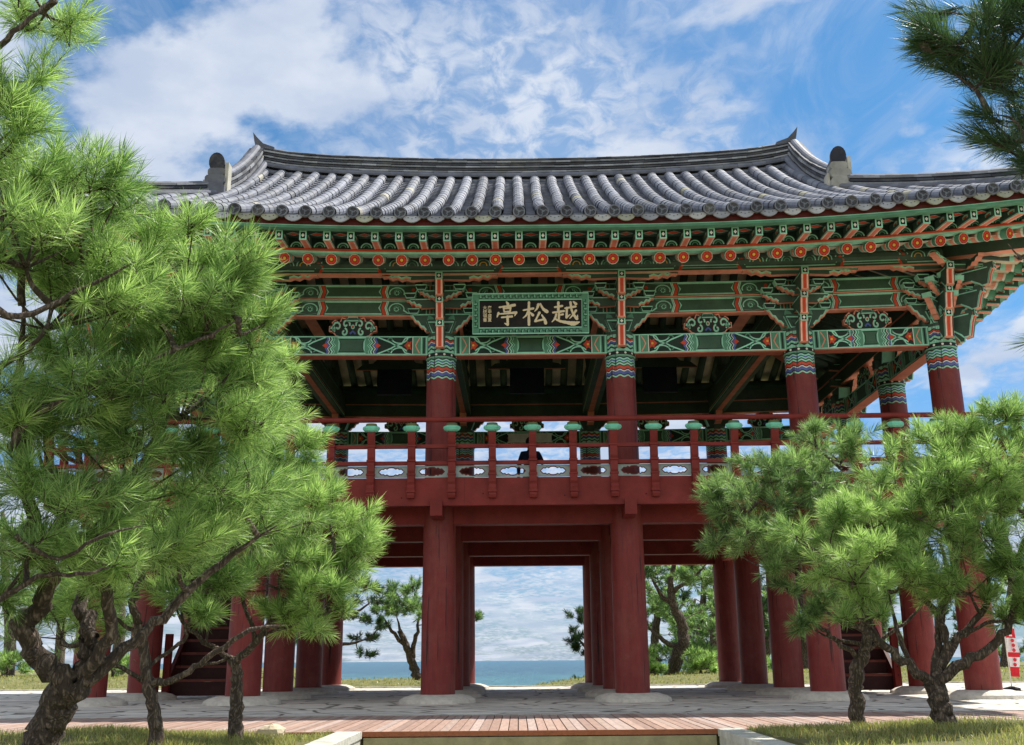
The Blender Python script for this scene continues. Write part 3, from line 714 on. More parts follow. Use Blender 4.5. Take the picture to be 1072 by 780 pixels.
# ---- eaves woodwork below the tiles
def zraf(s): return 6.785 + (s - .7) * .445      # axis height of the rafters, s metres in from the eave line
for side in 'FBRL':
    H = half(side); m = MB(); N = 40
    def zl(u): return lift(H - abs(u))
    def sweep(s0, s1, z0, z1, col, cols=None, inset=0):
        """board running along the eave; ends mitred at the corners"""
        for k in range(N):
            a = -1 + 2 * k / N; b = -1 + 2 * (k + 1) / N
            def P(t, s, z): u = t * (H - s); return SP(side, u, s, z + lift(H - abs(u)))
            c = [[P(t, s0, z0), P(t, s1, z0), P(t, s1, z1), P(t, s0, z1)] for t in (a, b)]
            m.quads(c, col)
            if cols: m.face([c[0][1], c[0][0], c[1][0], c[1][1]], cols)
    sweep(.02, .16, 7.165, 7.20, 'redd'); sweep(.04, .16, 7.10, 7.163, srgb(92, 36, 34))       # tile bearer
    m2 = m; part(m, 'tile_bearer'); m = MB()
    sweep(.05, .17, 7.045, 7.098, 'mg'); sweep(.045, .12, 7.085, 7.097, 'lg'); part(m, 'eave_board'); m = MB()
    # boards over the flying rafters, painted below
    for k in range(N):
        a, b = -1 + 2 * k / N, -1 + 2 * (k + 1) / N
        def P(t, s, z): u = t * (H - s); return SP(side, u, s, z + lift(H - abs(u)))
        m.face([P(a, .17, 7.085), P(b, .17, 7.085), P(b, .74, 7.12), P(a, .74, 7.12)], 'dg')
        m.face([P(a, .12, 7.12), P(a, .74, 7.15), P(b, .74, 7.15), P(b, .12, 7.12)], 'dg')
    part(m, 'eave_soffit'); m = MB()
    sweep(.60, .68, 6.90, 6.925, 'ver'); sweep(.615, .74, 6.926, 7.115, 'dg2'); part(m, 'red_fillet'); m = MB()
    sweep(.63, .75, 6.862, 6.898, 'lg'); part(m, 'green_fillet')
    # plaster between the rafters
    m = MB()
    lim = 4.0 if side in 'FB' else 2.9
    ss = [.76, 1.12, 1.6, 2.6, lim] + ([HY] if side in 'FB' else [])
    for k in range(N):
        a, b = -1 + 2 * k / N, -1 + 2 * (k + 1) / N
        for s0, s1 in zip(ss[:-1], ss[1:]):
            def zz(s): return (zraf(min(s, 3.6)) + max(0, s - 3.6) * .66) + (.02 if abs(s - 1.12) < .01 else .075)
            def P(t, s): u = t * (H - min(s, 3.3)); return SP(side, u, s, zz(s) + lift(H - abs(u), s * 3))
            m.face([P(a, s0), P(b, s0), P(b, s1), P(a, s1)], 'cream')
    part(m, 'plaster_ceiling')
# rafters: straight ones in the middle, fanned at the corners
def flower(m, T, o=.0):
    m.disc((0, 0), .094, T, 'cream', o + .002, 16); m.disc((0, 0), .084, T, srgb(120, 30, 24), o + .003, 16)
    for k in range(8): a = 2 * math.pi * k / 8; m.disc((.058 * math.cos(a), .058 * math.sin(a)), .0245, T, srgb(206, 62, 42), o + .004 + .0002 * k, 9)
    m.disc((0, 0), .026, T, 'yel', o + .007, 9)
def rafter(side, u, detail):
    H = half(side); m = MB(); d = H - abs(u)
    fan = d < 3.0; sg = 1 if u > 0 else -1
    e0 = (u, .66 if not fan else .66)
    if fan: uin = sg * (H - 3.2 + (d - .7) * .16); sin_ = 3.3 - (d - .7) * .1
    else: uin = u; sin_ = 3.6
    zl = lift(d)
    A = SP(side, u, .66, zraf(.66) + zl); B = SP(side, uin, sin_, zraf(sin_) + .02)
    pts = [A, A.lerp(B, .25), B]
    if side in 'FB' and not fan: pts.append(SP(side, u, HY - .05, zraf(3.6) + (HY - 3.65) * .66))
    r = .088; dirn = (B - A).normalized()
    m.tube([A, A + dirn * .12], [r * .96, r], 12, 'mg', True); m.tube([A + dirn * .121, A + dirn * .16], r, 12, 'wht', False); m.tube([A + dirn * .161, A + dirn * .26], r, 12, 'sal', False)
    m.tube([A + dirn * .261, A + dirn * .34], r, 12, 'lg', False); m.tube([A + dirn * .341] + pts[1:], r, 12, 'dg', False)
    U = SP(side, 1, 0, 0) - SP(side, 0, 0, 0)
    y = Vector((0, 0, 1)); f = -dirn; x = y.cross(f).normalized(); y2 = f.cross(x)
    if detail: flower(m, (lambda a, b, t: A + x * a + y2 * b + f * t))
    return m
def flying(side, u):
    H = half(side); m = MB(); d = H - abs(u); zl = lift(d); sg = 1 if u > 0 else -1
    # beak tilts slightly upward toward the eave
    off = 0 if d > 3 else sg * (3 - d) * .09
    a = SP(side, u, .20, 6.99 + zl); b = SP(side, u - off, .80, 7.035 + lift(d) * .93)
    dirn = (b - a).normalized(); up = Vector((0, 0, 1)); x = dirn.cross(up).normalized(); y = x.cross(dirn)
    l = (b - a).length
    T = lambda i, j, k: a + x * i + dirn * j + y * k
    m.box((-.058, 0, -.085), (.058, l, .07), 'dg', T, cols=dict(bottom='sal', front='lg'))
    E = lambda p, q, t: a + x * p + y * q - dirn * t
    m.fill([(-.035, -.062), (.035, -.062), (.035, .045), (-.035, .045)], E, 'blk', .002)
    for q in range(4): m.disc((.013 * (1, -1, 0, 0)[q], -.008 + .018 * (0, 0, 1, -1)[q]), .013, E, 'wht', .0035 + q * .0004, 7)
    for s in (-1, 1):
        S = lambda p, q, t: a + x * s * (.058 + t) + dirn * p + y * q
        m.stroke([(.01, -.075), (l, -.075)], .018, S, 'lg', .002); m.stroke([(.08, .0), (.16, .02), (.24, .0)], .05, S, 'lg', .002); m.stroke([(.1, .0), (.22, .0)], .025, S, 'ver', .003)
    # salmon stripe pattern below
    Bt = lambda p, q, t: a + x * p + dirn * q + y * (-.085 - t)
    m.stroke([(0, .05), (0, l)], .05, Bt, srgb(230, 130, 105), .002); m.stroke([(-.045, .03), (-.045, l)], .012, Bt, 'wht', .003); m.stroke([(.045, .03), (.045, l)], .012, Bt, 'wht', .003)
    return m
def bay_paint(side, u):
    """painted flame and ring on the soffit between two flying rafters"""
    H = half(side); m = MB(); zl = lift(H - abs(u))
    T = lambda a, b, t: SP(side, u + a, .3 + b, 7.079 - t + zl)
    m.fill([(-.1, .08), (0, .03), (.1, .08), (0, .13)], T, 'ver', .002); m.stroke([(-.12, .08), (0, .01), (.12, .08), (0, .15)], .014, T, 'lg', .003, True)
    V = lambda a, b, t: SP(side, u + a, .61 - t, 6.93 + b + zl)
    m.stroke(arc(0, .02, .085, 0, 180, 9, .08), .022, V, 'lg', .002); m.stroke(arc(0, .02, .045, 0, 180, 7, .045), .018, V, 'mg', .002)
    return m
stuff_r, stuff_f, painted = MB(), MB(), MB()
nf = 0
for side in 'FRLB':
    H = half(side); sp = .38; n = int((H - .75) / sp); us = [sp * (k + .5) for k in range(-n, n)]
    for u in us:
        m = rafter(side, u, side != 'B' or True)
        fm = flying(side, u)
        own = side == 'F' or (side == 'R') or (side == 'L' and u > 0.0)
        if own and nf < 98: part(m, 'rafter', smooth=False); part(fm, 'flying_rafter'); nf += 1
        else: merge(stuff_r, m); merge(stuff_f, fm)
        merge(painted, bay_paint(side, u + sp / 2))
so = part(stuff_r, 'rear_rafters'); so['kind'] = 'stuff'
so = part(stuff_f, 'rear_flying_rafters'); so['kind'] = 'stuff'
part(painted, 'painted_soffit_panels')
# hip rafters
for sx in (-1, 1):
    for side_s in (0, 1):
        cy0 = CY - HY if side_s == 0 else CY + HY; sy = 1 if side_s == 0 else -1
        def D(s, z): return Vector((sx * (HX - s), cy0 + sy * s, z))
        m = MB(); m.bar(D(3.6, 7.75), D(.85, 7.12), .2, .30, 'dg', cols=dict(bottom='sal')); part(m, 'hip_rafter')
        m = MB(); m.bar(D(3.0, 8.0), D(.12, 7.46), .17, .22, 'dg', cols=dict(bottom='sal', back='lg')); part(m, 'flying_hip_rafter')

# ---- ridges: courses of thin tiles under a round cap
def ridge(pts, h, w, nc, name, caps=True, roll=2, tip=0):
    """pts: crest line base points; h height of the coursed body"""
    m = MB(); P = [Vector(p) for p in pts]
    L = [0]
    for a, b in zip(P[:-1], P[1:]): L.append(L[-1] + (b - a).length)
    def pos(t):
        t = max(0, min(L[-1], t))
        for i in range(len(P) - 1):
            if t <= L[i + 1] + 1e-9:
                q = (t - L[i]) / (L[i + 1] - L[i]); return P[i].lerp(P[i + 1], q), i
        return P[-1], len(P) - 2
    def frame(t):
        p, _ = pos(t); a, _ = pos(t - .25); b, _ = pos(t + .25); d = (b - a).normalized(); x = d.cross(Vector((0, 0, 1))).normalized(); return p, x, d
    rnd = random.Random(3 + len(pts)); ch = h / nc
    for c in range(nc):
        t = rnd.uniform(-.2, 0)
        while t < L[-1]:
            e = t + .33; a = max(t, 0); b = min(e, L[-1]) - .004
            if b - a > .02:
                ww = w * (1 - .12 * c / nc) + (.03 if c % 2 else 0) + rnd.uniform(-.015, .015); dz = rnd.uniform(-.004, .006)
                g = rnd.choice((.7, .9, 1.0, 1.35)); col = tuple(q * g for q in (srgb(140, 142, 146) if c % 2 else srgb(66, 68, 76)))
                pa, xa, _ = frame(a); pb, xb, _ = frame(b)
                z0 = c * ch + .022; z1 = (c + 1) * ch - .004 + dz
                r0 = [pa - xa * ww / 2 + Vector((0, 0, z0)), pa + xa * ww / 2 + Vector((0, 0, z0)), pa + xa * ww / 2 + Vector((0, 0, z1)), pa - xa * ww / 2 + Vector((0, 0, z1))]
                r1 = [pb - xb * ww / 2 + Vector((0, 0, z0)), pb + xb * ww / 2 + Vector((0, 0, z0)), pb + xb * ww / 2 + Vector((0, 0, z1)), pb - xb * ww / 2 + Vector((0, 0, z1))]
                m.quads([r0, r1], col, True, True)
            t = e
    # dark core
    N = 30; core = []
    for k in range(N + 1):
        p, x, d = frame(L[-1] * k / N); core.append([p - x * w * .40 - Vector((0, 0, .25)), p + x * w * .40 - Vector((0, 0, .25)), p + x * w * .40 + Vector((0, 0, h - .01)), p - x * w * .40 + Vector((0, 0, h - .01))])
    m.quads(core, srgb(58, 58, 62), True, True)
    t = 0
    while t < L[-1]:                                       # round cap tiles and rolls at the foot
        e = min(t + .32, L[-1]); 
        jobs = [(0, h - .02, .10)]
        if roll: jobs += [(s * (w / 2 + .04), zz, .088) for s in (-1, 1) for zz in ((.05, .21) if roll > 1 else (.0,))]
        for ox, oz, r in jobs:
            g = rnd.uniform(.85, 1.1); col = tuple(q * g for q in srgb(104, 107, 118)); rr = []
            for q, r2 in ((t, r), (e, r * .92)):
                p, x, d = frame(q); rr.append([p + x * (ox + r2 * math.cos(a)) + Vector((0, 0, oz + r2 * math.sin(a))) for a in [math.pi * (k / 8 * 1.3 - .15) for k in range(9)]])
            m.quads(rr, col, False)
        t = e
    return part(m, name, TILE)
# main ridge
def zridge(x): return 10.61 + .28 * (abs(x) / 6) ** 2.2 + .10 * max(0, (abs(x) - 4.8) / 1.2) ** 2
pts = [(x, CY, zridge(x)) for x in np.linspace(-5.85, 6.0, 25)]
RG = ridge(pts, .68, .36, 11, 'main_ridge')
for s in (-1, 1):      # horn at both ends of the crest, with lime plaster
    m = MB(); T = lambda a, b, t: Vector((s * (5.95 + a), CY + t, zridge(6.0) + b))
    m.prism([(0, .55), (.10, .62), (.16, .86), (.20, 1.08), (.11, .96), (-.04, .80), (-.3, .70), (-.3, .6)], T, -.06, .06, srgb(92, 94, 104)); part(m, 'ridge_horn', TILE, parent=RG)
    m = MB(); cpl = srgb(196, 190, 170)
    m.box((s * 6.0 - .05, CY - .24, zridge(6) - .15), (s * 6.0 + .07, CY + .24, zridge(6) + .3), cpl); m.box((s * 6.0 - .04, CY - .20, zridge(6) + .3), (s * 6.0 + .06, CY + .20, zridge(6) + .6), cpl); m.tube([(s * 6.02, CY - .25, zridge(6) + .05), (s * 6.04, CY - .22, zridge(6) + .35), (s * 6.02, CY - .13, zridge(6) + .64)], .075, 8, cpl); part(m, 'ridge_plaster', TILE, parent=RG)
# descending ridges, end stacks, hip ridges, gables
for sx in (-1, 1):
    for sy in (1, -1):
        side = 'F' if sy == 1 else 'B'
        def SR(s, x): 
            u = sx * x if side == 'F' else -sx * x
            return SP(side, u, s, zroof(side, u, s))
        pts = []
        for k in range(12):
            s = HY - .25 - (HY - .25 - 3.35) * k / 11; p = SR(s, 6.0); p.z += .02 + .20 * (1 - k / 11) ** 3; pts.append(p)
        o = ridge(pts, .40, .32, 5, 'descending_ridge', roll=1)
        e = pts[-1]; d = Vector((sx * .5, -sy * .85, 0)).normalized()
        m = MB(); ld = -sy
        # stack of blocks below a leaf-shaped end plate
        T = lambda a, b, t: Vector((e.x + a, e.y + ld * t, e.z + b))
        gg = srgb(96, 98, 108) if sx < 0 else srgb(160, 158, 150)
        wp = srgb(190, 186, 172)
        for z0, z1, w, l0, l1 in ((-.14, .10, .42, -.05, .34), (.105, .30, .39, -.05, .28), (.305, .47, .33, -.04, .22)):
            n = 10; prof = [(w / 2 * math.cos(a), (z0 + z1) / 2 + (z1 - z0) / 2 * math.sin(a) * 1.0) for a in [2 * math.pi * k / 16 for k in range(16)]]
            prof = [(max(-w / 2, min(w / 2, a * 1.15)), max(z0, min(z1, (z0 + z1) / 2 + (b - (z0 + z1) / 2) * 1.3))) for a, b in prof]
            m.prism(prof, T, l0, l1, gg, gg)
        m.box((.17, -.1, .0), (.235, .58, .22), wp, lambda i, j, k: T(i, j, k)); m.box((-.245, -.12, .0), (-.20, .22, .22), wp, lambda i, j, k: T(i, j, k))
        part(m, 'end_stack', TILE, parent=o)
        m = MB(); pl = [(.155 * math.sin(a) * (1.0 if b > 0 else .95), .16 + .19 * -math.cos(a)) for a in [2 * math.pi * k / 18 for k in range(18)] for b in [1]]
        T2 = lambda a, b, t: Vector((e.x + a, e.y + ld * (t + .16 + (b - .1) * .25), e.z + .42 + b))
        m.prism(pl, T2, 0, .05, srgb(48, 50, 62), srgb(90, 92, 102)); gg = srgb(96, 98, 108); m.tube([Vector((e.x, e.y + ld * .1, e.z + .56)), Vector((e.x, e.y - ld * .25, e.z + .50)), Vector((e.x, e.y - ld * .6, e.z + .42))], [.12, .11, .09], 10, gg); part(m, 'end_plate', TILE, parent=o)
        # hip ridge down to the corner
        hp = []
        for k in range(14):
            s = 3.25 - 3.15 * k / 13; x = HX - s
            p = Vector((sx * x, (CY - HY + s) if sy == 1 else (CY + HY - s), 7.25 + .48 * s + .0195 * s * s + lift(s, s) + .03)); hp.append(p)
        o2 = ridge(hp, .26, .28, 4, 'hip_ridge', roll=1)
        m = MB(); e2 = hp[-1]; dd = (hp[-1] - hp[-3]).normalized()
        m.tube([e2 - dd * .1 + Vector((0, 0, .18)), e2 + dd * .12 + Vector((0, 0, .22)), e2 + dd * .2 + Vector((0, 0, .36))], [.14, .13, .06], 10, gg); part(m, 'hip_end_tile', TILE, parent=o2)
    # gable
    m = MB(); x = sx * 5.80
    P0 = [(-2.45, 8.9), (2.45, 8.9), (0, 10.75)]
    T = lambda a, b, t: Vector((x + sx * t, CY + a * sx, b))
    m.prism(P0, T, -.05, .05, 'redd')
    for k in range(-7, 8): m.box((k * .3 - .02, 8.9, .05), (k * .3 + .02, 8.9 + max(.1, 1.8 - abs(k) * .26), .075), 'red', lambda i, j, k2: T(i, j, k2))
    m.disc((0, 9.7), .2, T, 'lg', .09, 16)
    for s in (-1, 1): m.bar(Vector((x + sx * .25, CY + s * 2.65, 8.75)), Vector((x + sx * .25, CY + s * .05, 10.72)), .06, .3, 'red')
    part(m, 'gable')
# ---- two flights inside the lower storey, leading up to the gallery
for s in (-1, 1):
    x0, x1 = (5.62, 6.74) if s > 0 else (-6.80, -5.62); y0, y1, zt = 2.85, 6.4, 3.3; n = 13
    m = MB()
    for x in (x0, x1):
        m.bar((x, y0, 0.02), (x, y1, zt - .05), .07, .34, srgb(80, 28, 26))
    st = part(m, 'staircase')
    for k in range(n):
        y = y0 + .1 + (y1 - y0 - .2) * k / n; z = .06 + (zt - .1) * (k + .5) / n
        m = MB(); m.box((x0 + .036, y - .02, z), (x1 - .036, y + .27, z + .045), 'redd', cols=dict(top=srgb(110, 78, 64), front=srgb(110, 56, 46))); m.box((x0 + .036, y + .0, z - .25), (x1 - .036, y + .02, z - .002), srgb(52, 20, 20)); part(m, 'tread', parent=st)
    for x in (x0, x1):
        m = MB(); m.box((x - .06, y0 - .12, -.11), (x + .06, y0 + .0, 1.05), 'red');
        for z in (.2, .35, .62): m.disc((0, 0), .012, plane((x, y0 - .12, z), (1, 0, 0), (0, 0, 1)), 'blk', .003, 7)
        part(m, 'newel_post', parent=st)
# ============================================================ NAME BOARD (hangs under the front eaves)
def to_mesh_text(txt, size, name, mat, off=0.0, ext=0.004):
    cu = bpy.data.curves.new('tmp', 'FONT'); cu.body = txt; cu.size = size; cu.extrude = ext; cu.offset = off; cu.align_x = 'CENTER'; cu.align_y = 'CENTER'; cu.resolution_u = 4
    o = bpy.data.objects.new('tmp', cu); COL.objects.link(o)
    bpy.context.view_layer.update(); dg = bpy.context.evaluated_depsgraph_get()
    me = bpy.data.meshes.new_from_object(o.evaluated_get(dg)); bpy.data.objects.remove(o); bpy.data.curves.remove(cu)
    me.name = name; me.materials.clear(); me.materials.append(mat)
    r = bpy.data.objects.new(name, me); COL.objects.link(r); return r
def simple_mat(name, col, rough=.6, spec=.3):
    m, nt, N, L, P = base_mat(name); n = N.new('ShaderNodeTexNoise'); n.inputs['Scale'].default_value = 40; n.inputs['Detail'].default_value = 4
    r = N.new('ShaderNodeMapRange'); L.new(n.outputs['Fac'], r.inputs['Value']); r.inputs['To Min'].default_value = .85; r.inputs['To Max'].default_value = 1.12
    v = N.new('ShaderNodeVectorMath'); v.operation = 'SCALE'; v.inputs[0].default_value = col; L.new(r.outputs[0], v.inputs['Scale']); L.new(v.outputs[0], P.inputs['Base Color'])
    P.inputs['Roughness'].default_value = rough; P.inputs['Specular IOR Level'].default_value = spec; return m
GILT = simple_mat('ivory_lettering', srgb(240, 224, 190), .6)
BRUSH = dict(
 ting=[[(-.02,.52,.05),(.05,.42,.11)], [(-.36,.29,.06),(0,.33,.07),(.37,.38,.10)], [(-.16,.25,.06),(-.13,.09,.06)], [(-.17,.23,.05),(.18,.26,.07)], [(.17,.27,.07),(.14,.08,.06)], [(-.13,.09,.05),(.14,.11,.05)],
       [(-.40,.04,.09),(-.47,-.13,.04)], [(-.42,0,.05),(0,.02,.06),(.44,.06,.09)], [(.44,.06,.09),(.36,-.09,.03)], [(-.26,-.15,.05),(.24,-.11,.08)], [(.02,-.12,.10),(.03,-.30,.09),(.03,-.46,.10)], [(.03,-.46,.10),(-.12,-.40,.03)]],
 song=[[(-.50,.15,.05),(-.08,.22,.08)], [(-.26,.48,.08),(-.27,.1,.08),(-.27,-.46,.09)], [(-.28,.14,.08),(-.38,-.06,.06),(-.52,-.18,.03)], [(-.22,.06,.04),(-.10,-.06,.10)],
       [(.14,.38,.10),(.08,.22,.07),(-.02,.10,.03)], [(.22,.42,.05),(.34,.20,.09),(.50,.08,.12)], [(.18,.04,.09),(.08,-.15,.06),(-.01,-.32,.07)], [(-.01,-.32,.07),(.38,-.24,.06)], [(.28,-.06,.05),(.40,-.26,.09),(.44,-.40,.11)]],
 yue=[[(-.42,.27,.06),(-.12,.32,.08)], [(-.27,.48,.08),(-.28,.07,.08)], [(-.50,.04,.06),(-.05,.10,.08)], [(-.25,.06,.07),(-.26,-.24,.07)], [(-.25,-.07,.05),(-.09,-.04,.07)], [(-.36,-.03,.07),(-.42,-.22,.06),(-.54,-.36,.03)],
      [(-.44,-.20,.05),(-.24,-.32,.08),(.1,-.40,.11),(.34,-.44,.15),(.56,-.38,.05)], [(.0,.22,.06),(.42,.29,.08)], [(.07,.24,.08),(.06,0,.07),(.05,-.18,.08)], [(.05,-.18,.07),(.20,-.05,.03)], [(.22,.48,.08),(.26,.16,.07),(.36,-.08,.08),(.47,-.24,.10)], [(.47,-.24,.09),(.50,-.08,.03)],
      [(.44,.12,.08),(.32,-.06,.06),(.18,-.22,.03)], [(.34,.50,.05),(.44,.40,.10)]])
def brush(m, st, T, sc):
    """one stroke of the brush: swelling ribbon with rounded ends"""
    pts = []
    for i in range(len(st) - 1):
        p0, p1, p2, p3 = st[max(i - 1, 0)], st[i], st[i + 1], st[min(i + 2, len(st) - 1)]
        for j in range(6):
            t = j / 6; pts.append(tuple(.5 * (2 * p1[q] + (p2[q] - p0[q]) * t + (2 * p0[q] - 5 * p1[q] + 4 * p2[q] - p3[q]) * t * t + (3 * p1[q] - p0[q] - 3 * p2[q] + p3[q]) * t ** 3) for q in range(3)))
    pts.append(st[-1]); n = len(pts); Lf, Rt = [], []
    for i in range(n):
        p, q = pts[max(i - 1, 0)], pts[min(i + 1, n - 1)]; dx, dy = q[0] - p[0], q[1] - p[1]; l = math.hypot(dx, dy) or 1; w = max(.02, pts[i][2]) * .64 * (1 + .1 * math.sin(i * 2.1))
        Lf.append((pts[i][0] - dy / l * w, pts[i][1] + dx / l * w)); Rt.append((pts[i][0] + dy / l * w, pts[i][1] - dx / l * w))
    brush.k = getattr(brush, 'k', 0) + 1; o = .0005 * (brush.k % 12)
    for i in range(n - 1): m.face([T(*Rt[i], o), T(*Rt[i + 1], o), T(*Lf[i + 1], o), T(*Lf[i], o)], 'cream')
    for e in (0, -1):
        m.disc(pts[e][:2], max(.02, pts[e][2]) * .60, T, 'cream', o + .0002, 10)
def name_board(loc, rx, label, text=True, w=1.98, h=.70, rz=0, field='blk'):
    root = empty('name_board', loc, label, 'sign'); root.rotation_euler = (rx, 0, rz)
    T = lambda a, b, t: Vector((a, -t, b))
    m = MB(); m.box((-w / 2 + .07, -.02, -h / 2 + .07), (w / 2 - .07, .03, h / 2 - .07), field, cols=dict(front=srgb(26, 24, 26) if field == 'blk' else field)); m.build('panel', PAINT, root)
    m = MB(); W2, H2 = w / 2, h / 2; w1, h1 = W2 - .12, H2 - .11
    out = [(-W2, -H2), (W2, -H2), (W2, H2), (-W2, H2)]; inn = [(-w1, -h1), (w1, -h1), (w1, h1), (-w1, h1)]
    for i in range(4):
        k = (i + 1) % 4
        m.face([T(*out[i], .07), T(*out[k], .07), T(*inn[k], .035), T(*inn[i], .035)], 'mg')
        m.face([T(*out[i], -.03), T(*out[k], -.03), T(*out[k], .07), T(*out[i], .07)], 'dg')
        m.face([T(*inn[i], .035), T(*inn[k], .035), T(*inn[k], .01), T(*inn[i], .01)], 'dg2')
    for a, b in zip(range(4), range(4)): pass
    m.stroke(out, .022, (lambda a, b, t: T(a * .993, b * .98, .071 + t)), 'lg', .001, True); m.stroke(inn, .02, (lambda a, b, t: T(a, b, .036 + t)), 'lg', .001, True)
    # meander along the frame
    def lay(a, b, t):        # height of the sloping frame face
        q = max(max(0, (abs(a) - w1) / .12), max(0, (abs(b) - h1) / .11)); return T(a, b, .038 + .035 * min(1, q) + t)
    nx = 17
    for sy in (-1, 1):
        for k in range(nx):
            x = -w1 + (k + .5) * 2 * w1 / nx; s = .04; y = sy * (h1 + .053)
            m.stroke([(x - .05, y + sy * .03), (x - .05, y - sy * .025), (x + .0, y - sy * .025), (x + .0, y + sy * .008), (x + .045, y + sy * .008), (x + .045, y + sy * .032)], .013, lay, 'dg2', .003)
            m.stroke([(x - .036, y + sy * .03), (x - .036, y - sy * .012), (x - .013, y - sy * .012)], .010, lay, 'lg', .004)
    for sx in (-1, 1):
        for k in range(5):
            y = -h1 + (k + .5) * 2 * h1 / 5; x = sx * (w1 + .058)
            m.stroke([(x + sx * .03, y - .045), (x - sx * .025, y - .045), (x - sx * .025, y), (x + sx * .01, y), (x + sx * .01, y + .04)], .013, lay, 'dg2', .003)
            m.stroke([(x + sx * .03, y - .03), (x - sx * .01, y - .03), (x - sx * .01, y - .01)], .010, lay, 'lg', .004)
    m.build('frame', PAINT, root)
    for x in (-w * .36, w * .36):
        m = MB(); m.bar((x, .02, h / 2 - .05), (x, .34, h / 2 + .12), .025, .025, 'blk'); m.build('hanger', PAINT, root)
    if text:
        for key, cx, sw, sh in (('ting', -.40, .36, .40), ('song', .08, .40, .41), ('yue', .59, .42, .40)):
            g = MB(); TT = lambda a, b, t: Vector((cx + a * sw, -.024 - t, b * sh))
            for st in BRUSH[key]: brush(g, st, TT, sw)
            g.build('character', GILT, root)
        for ch, x in (('庚\n申\n盛\n夏', -.695), ('大\n統\n領\n書', -.775)):
            o = to_mesh_text(ch, .07, 'small_inscription', GILT, .001); o.parent = root; o.location = (x, -.026, 0); o.rotation_euler = (R(90), 0, 0)
    return root
name_board((0.0, -.47, 6.20), R(10), 'black name board with three large ivory characters and green frame under the front eaves')
rb = empty('notice_board', (.07, 7.50, 5.74), 'small pale blank board fixed inside over the rear middle bay', 'board')
m = MB(); m.box((-.53, -.03, -.09), (.53, .02, .09), srgb(214, 216, 212)); m.build('panel', PAINT, rb)
m = MB(); m.box((-.55, -.035, .091), (.55, .025, .11), 'wht'); m.box((-.55, -.035, -.11), (.55, .025, -.091), 'wht'); m.build('edge_strip', PAINT, rb)

# ============================================================ GROUND, DECK, PAVING, LAWNS, SEA
def mat_paving():
    m, nt, N, L, P = base_mat('flagstone_paving'); tc = N.new('ShaderNodeTexCoord'); mp = N.new('ShaderNodeMapping'); L.new(tc.outputs['Object'], mp.inputs[0]); mp.inputs['Scale'].default_value = (1, 1.25, 1)
    nz = N.new('ShaderNodeTexNoise'); nz.inputs['Scale'].default_value = 1.3; nz.inputs['Detail'].default_value = 4; L.new(mp.outputs[0], nz.inputs[0])
    ad = N.new('ShaderNodeMix'); ad.data_type = 'VECTOR'; ad.inputs[0].default_value = .18; L.new(mp.outputs[0], ad.inputs[4]); L.new(nz.outputs['Color'], ad.inputs[5])
    v = N.new('ShaderNodeTexVoronoi'); v.feature = 'DISTANCE_TO_EDGE'; v.inputs['Scale'].default_value = 1.7; L.new(ad.outputs[1], v.inputs['Vector'])
    v2 = N.new('ShaderNodeTexVoronoi'); v2.inputs['Scale'].default_value = 1.7; L.new(ad.outputs[1], v2.inputs['Vector'])
    j = N.new('ShaderNodeMapRange'); L.new(v.outputs['Distance'], j.inputs['Value']); j.inputs['From Min'].default_value = .015; j.inputs['From Max'].default_value = .05
    hs = N.new('ShaderNodeMix'); hs.data_type = 'RGBA'; sv = N.new('ShaderNodeSeparateColor'); L.new(v2.outputs['Color'], sv.inputs[0]); L.new(sv.outputs[0], hs.inputs[0])
    hs.inputs[6].default_value = (*srgb(196, 190, 178), 1); hs.inputs[7].default_value = (*srgb(222, 214, 200), 1)
    n2 = N.new('ShaderNodeTexNoise'); n2.inputs['Scale'].default_value = 7; n2.inputs['Detail'].default_value = 9; n2.inputs['Roughness'].default_value = .7; L.new(tc.outputs['Object'], n2.inputs[0])
    r2 = N.new('ShaderNodeMapRange'); L.new(n2.outputs['Fac'], r2.inputs['Value']); r2.inputs['From Min'].default_value = .3; r2.inputs['From Max'].default_value = .7; r2.inputs['To Min'].default_value = .78; r2.inputs['To Max'].default_value = 1.2
    sc = N.new('ShaderNodeVectorMath'); sc.operation = 'SCALE'; L.new(hs.outputs[2], sc.inputs[0]); L.new(r2.outputs[0], sc.inputs['Scale'])
    mj = N.new('ShaderNodeMix'); mj.data_type = 'RGBA'; L.new(j.outputs[0], mj.inputs[0]); mj.inputs[6].default_value = (*srgb(112, 104, 90), 1); L.new(sc.outputs[0], mj.inputs[7]); L.new(mj.outputs[2], P.inputs['Base Color'])
    P.inputs['Roughness'].default_value = .8; b = N.new('ShaderNodeBump'); b.inputs['Strength'].default_value = .7; b.inputs['Distance'].default_value = .03
    am = N.new('ShaderNodeMath'); am.operation = 'MULTIPLY_ADD'; L.new(n2.outputs['Fac'], am.inputs[0]); am.inputs[1].default_value = .5; L.new(j.outputs[0], am.inputs[2]); L.new(am.outputs[0], b.inputs['Height']); L.new(b.outputs[0], P.inputs['Normal'])
    return m
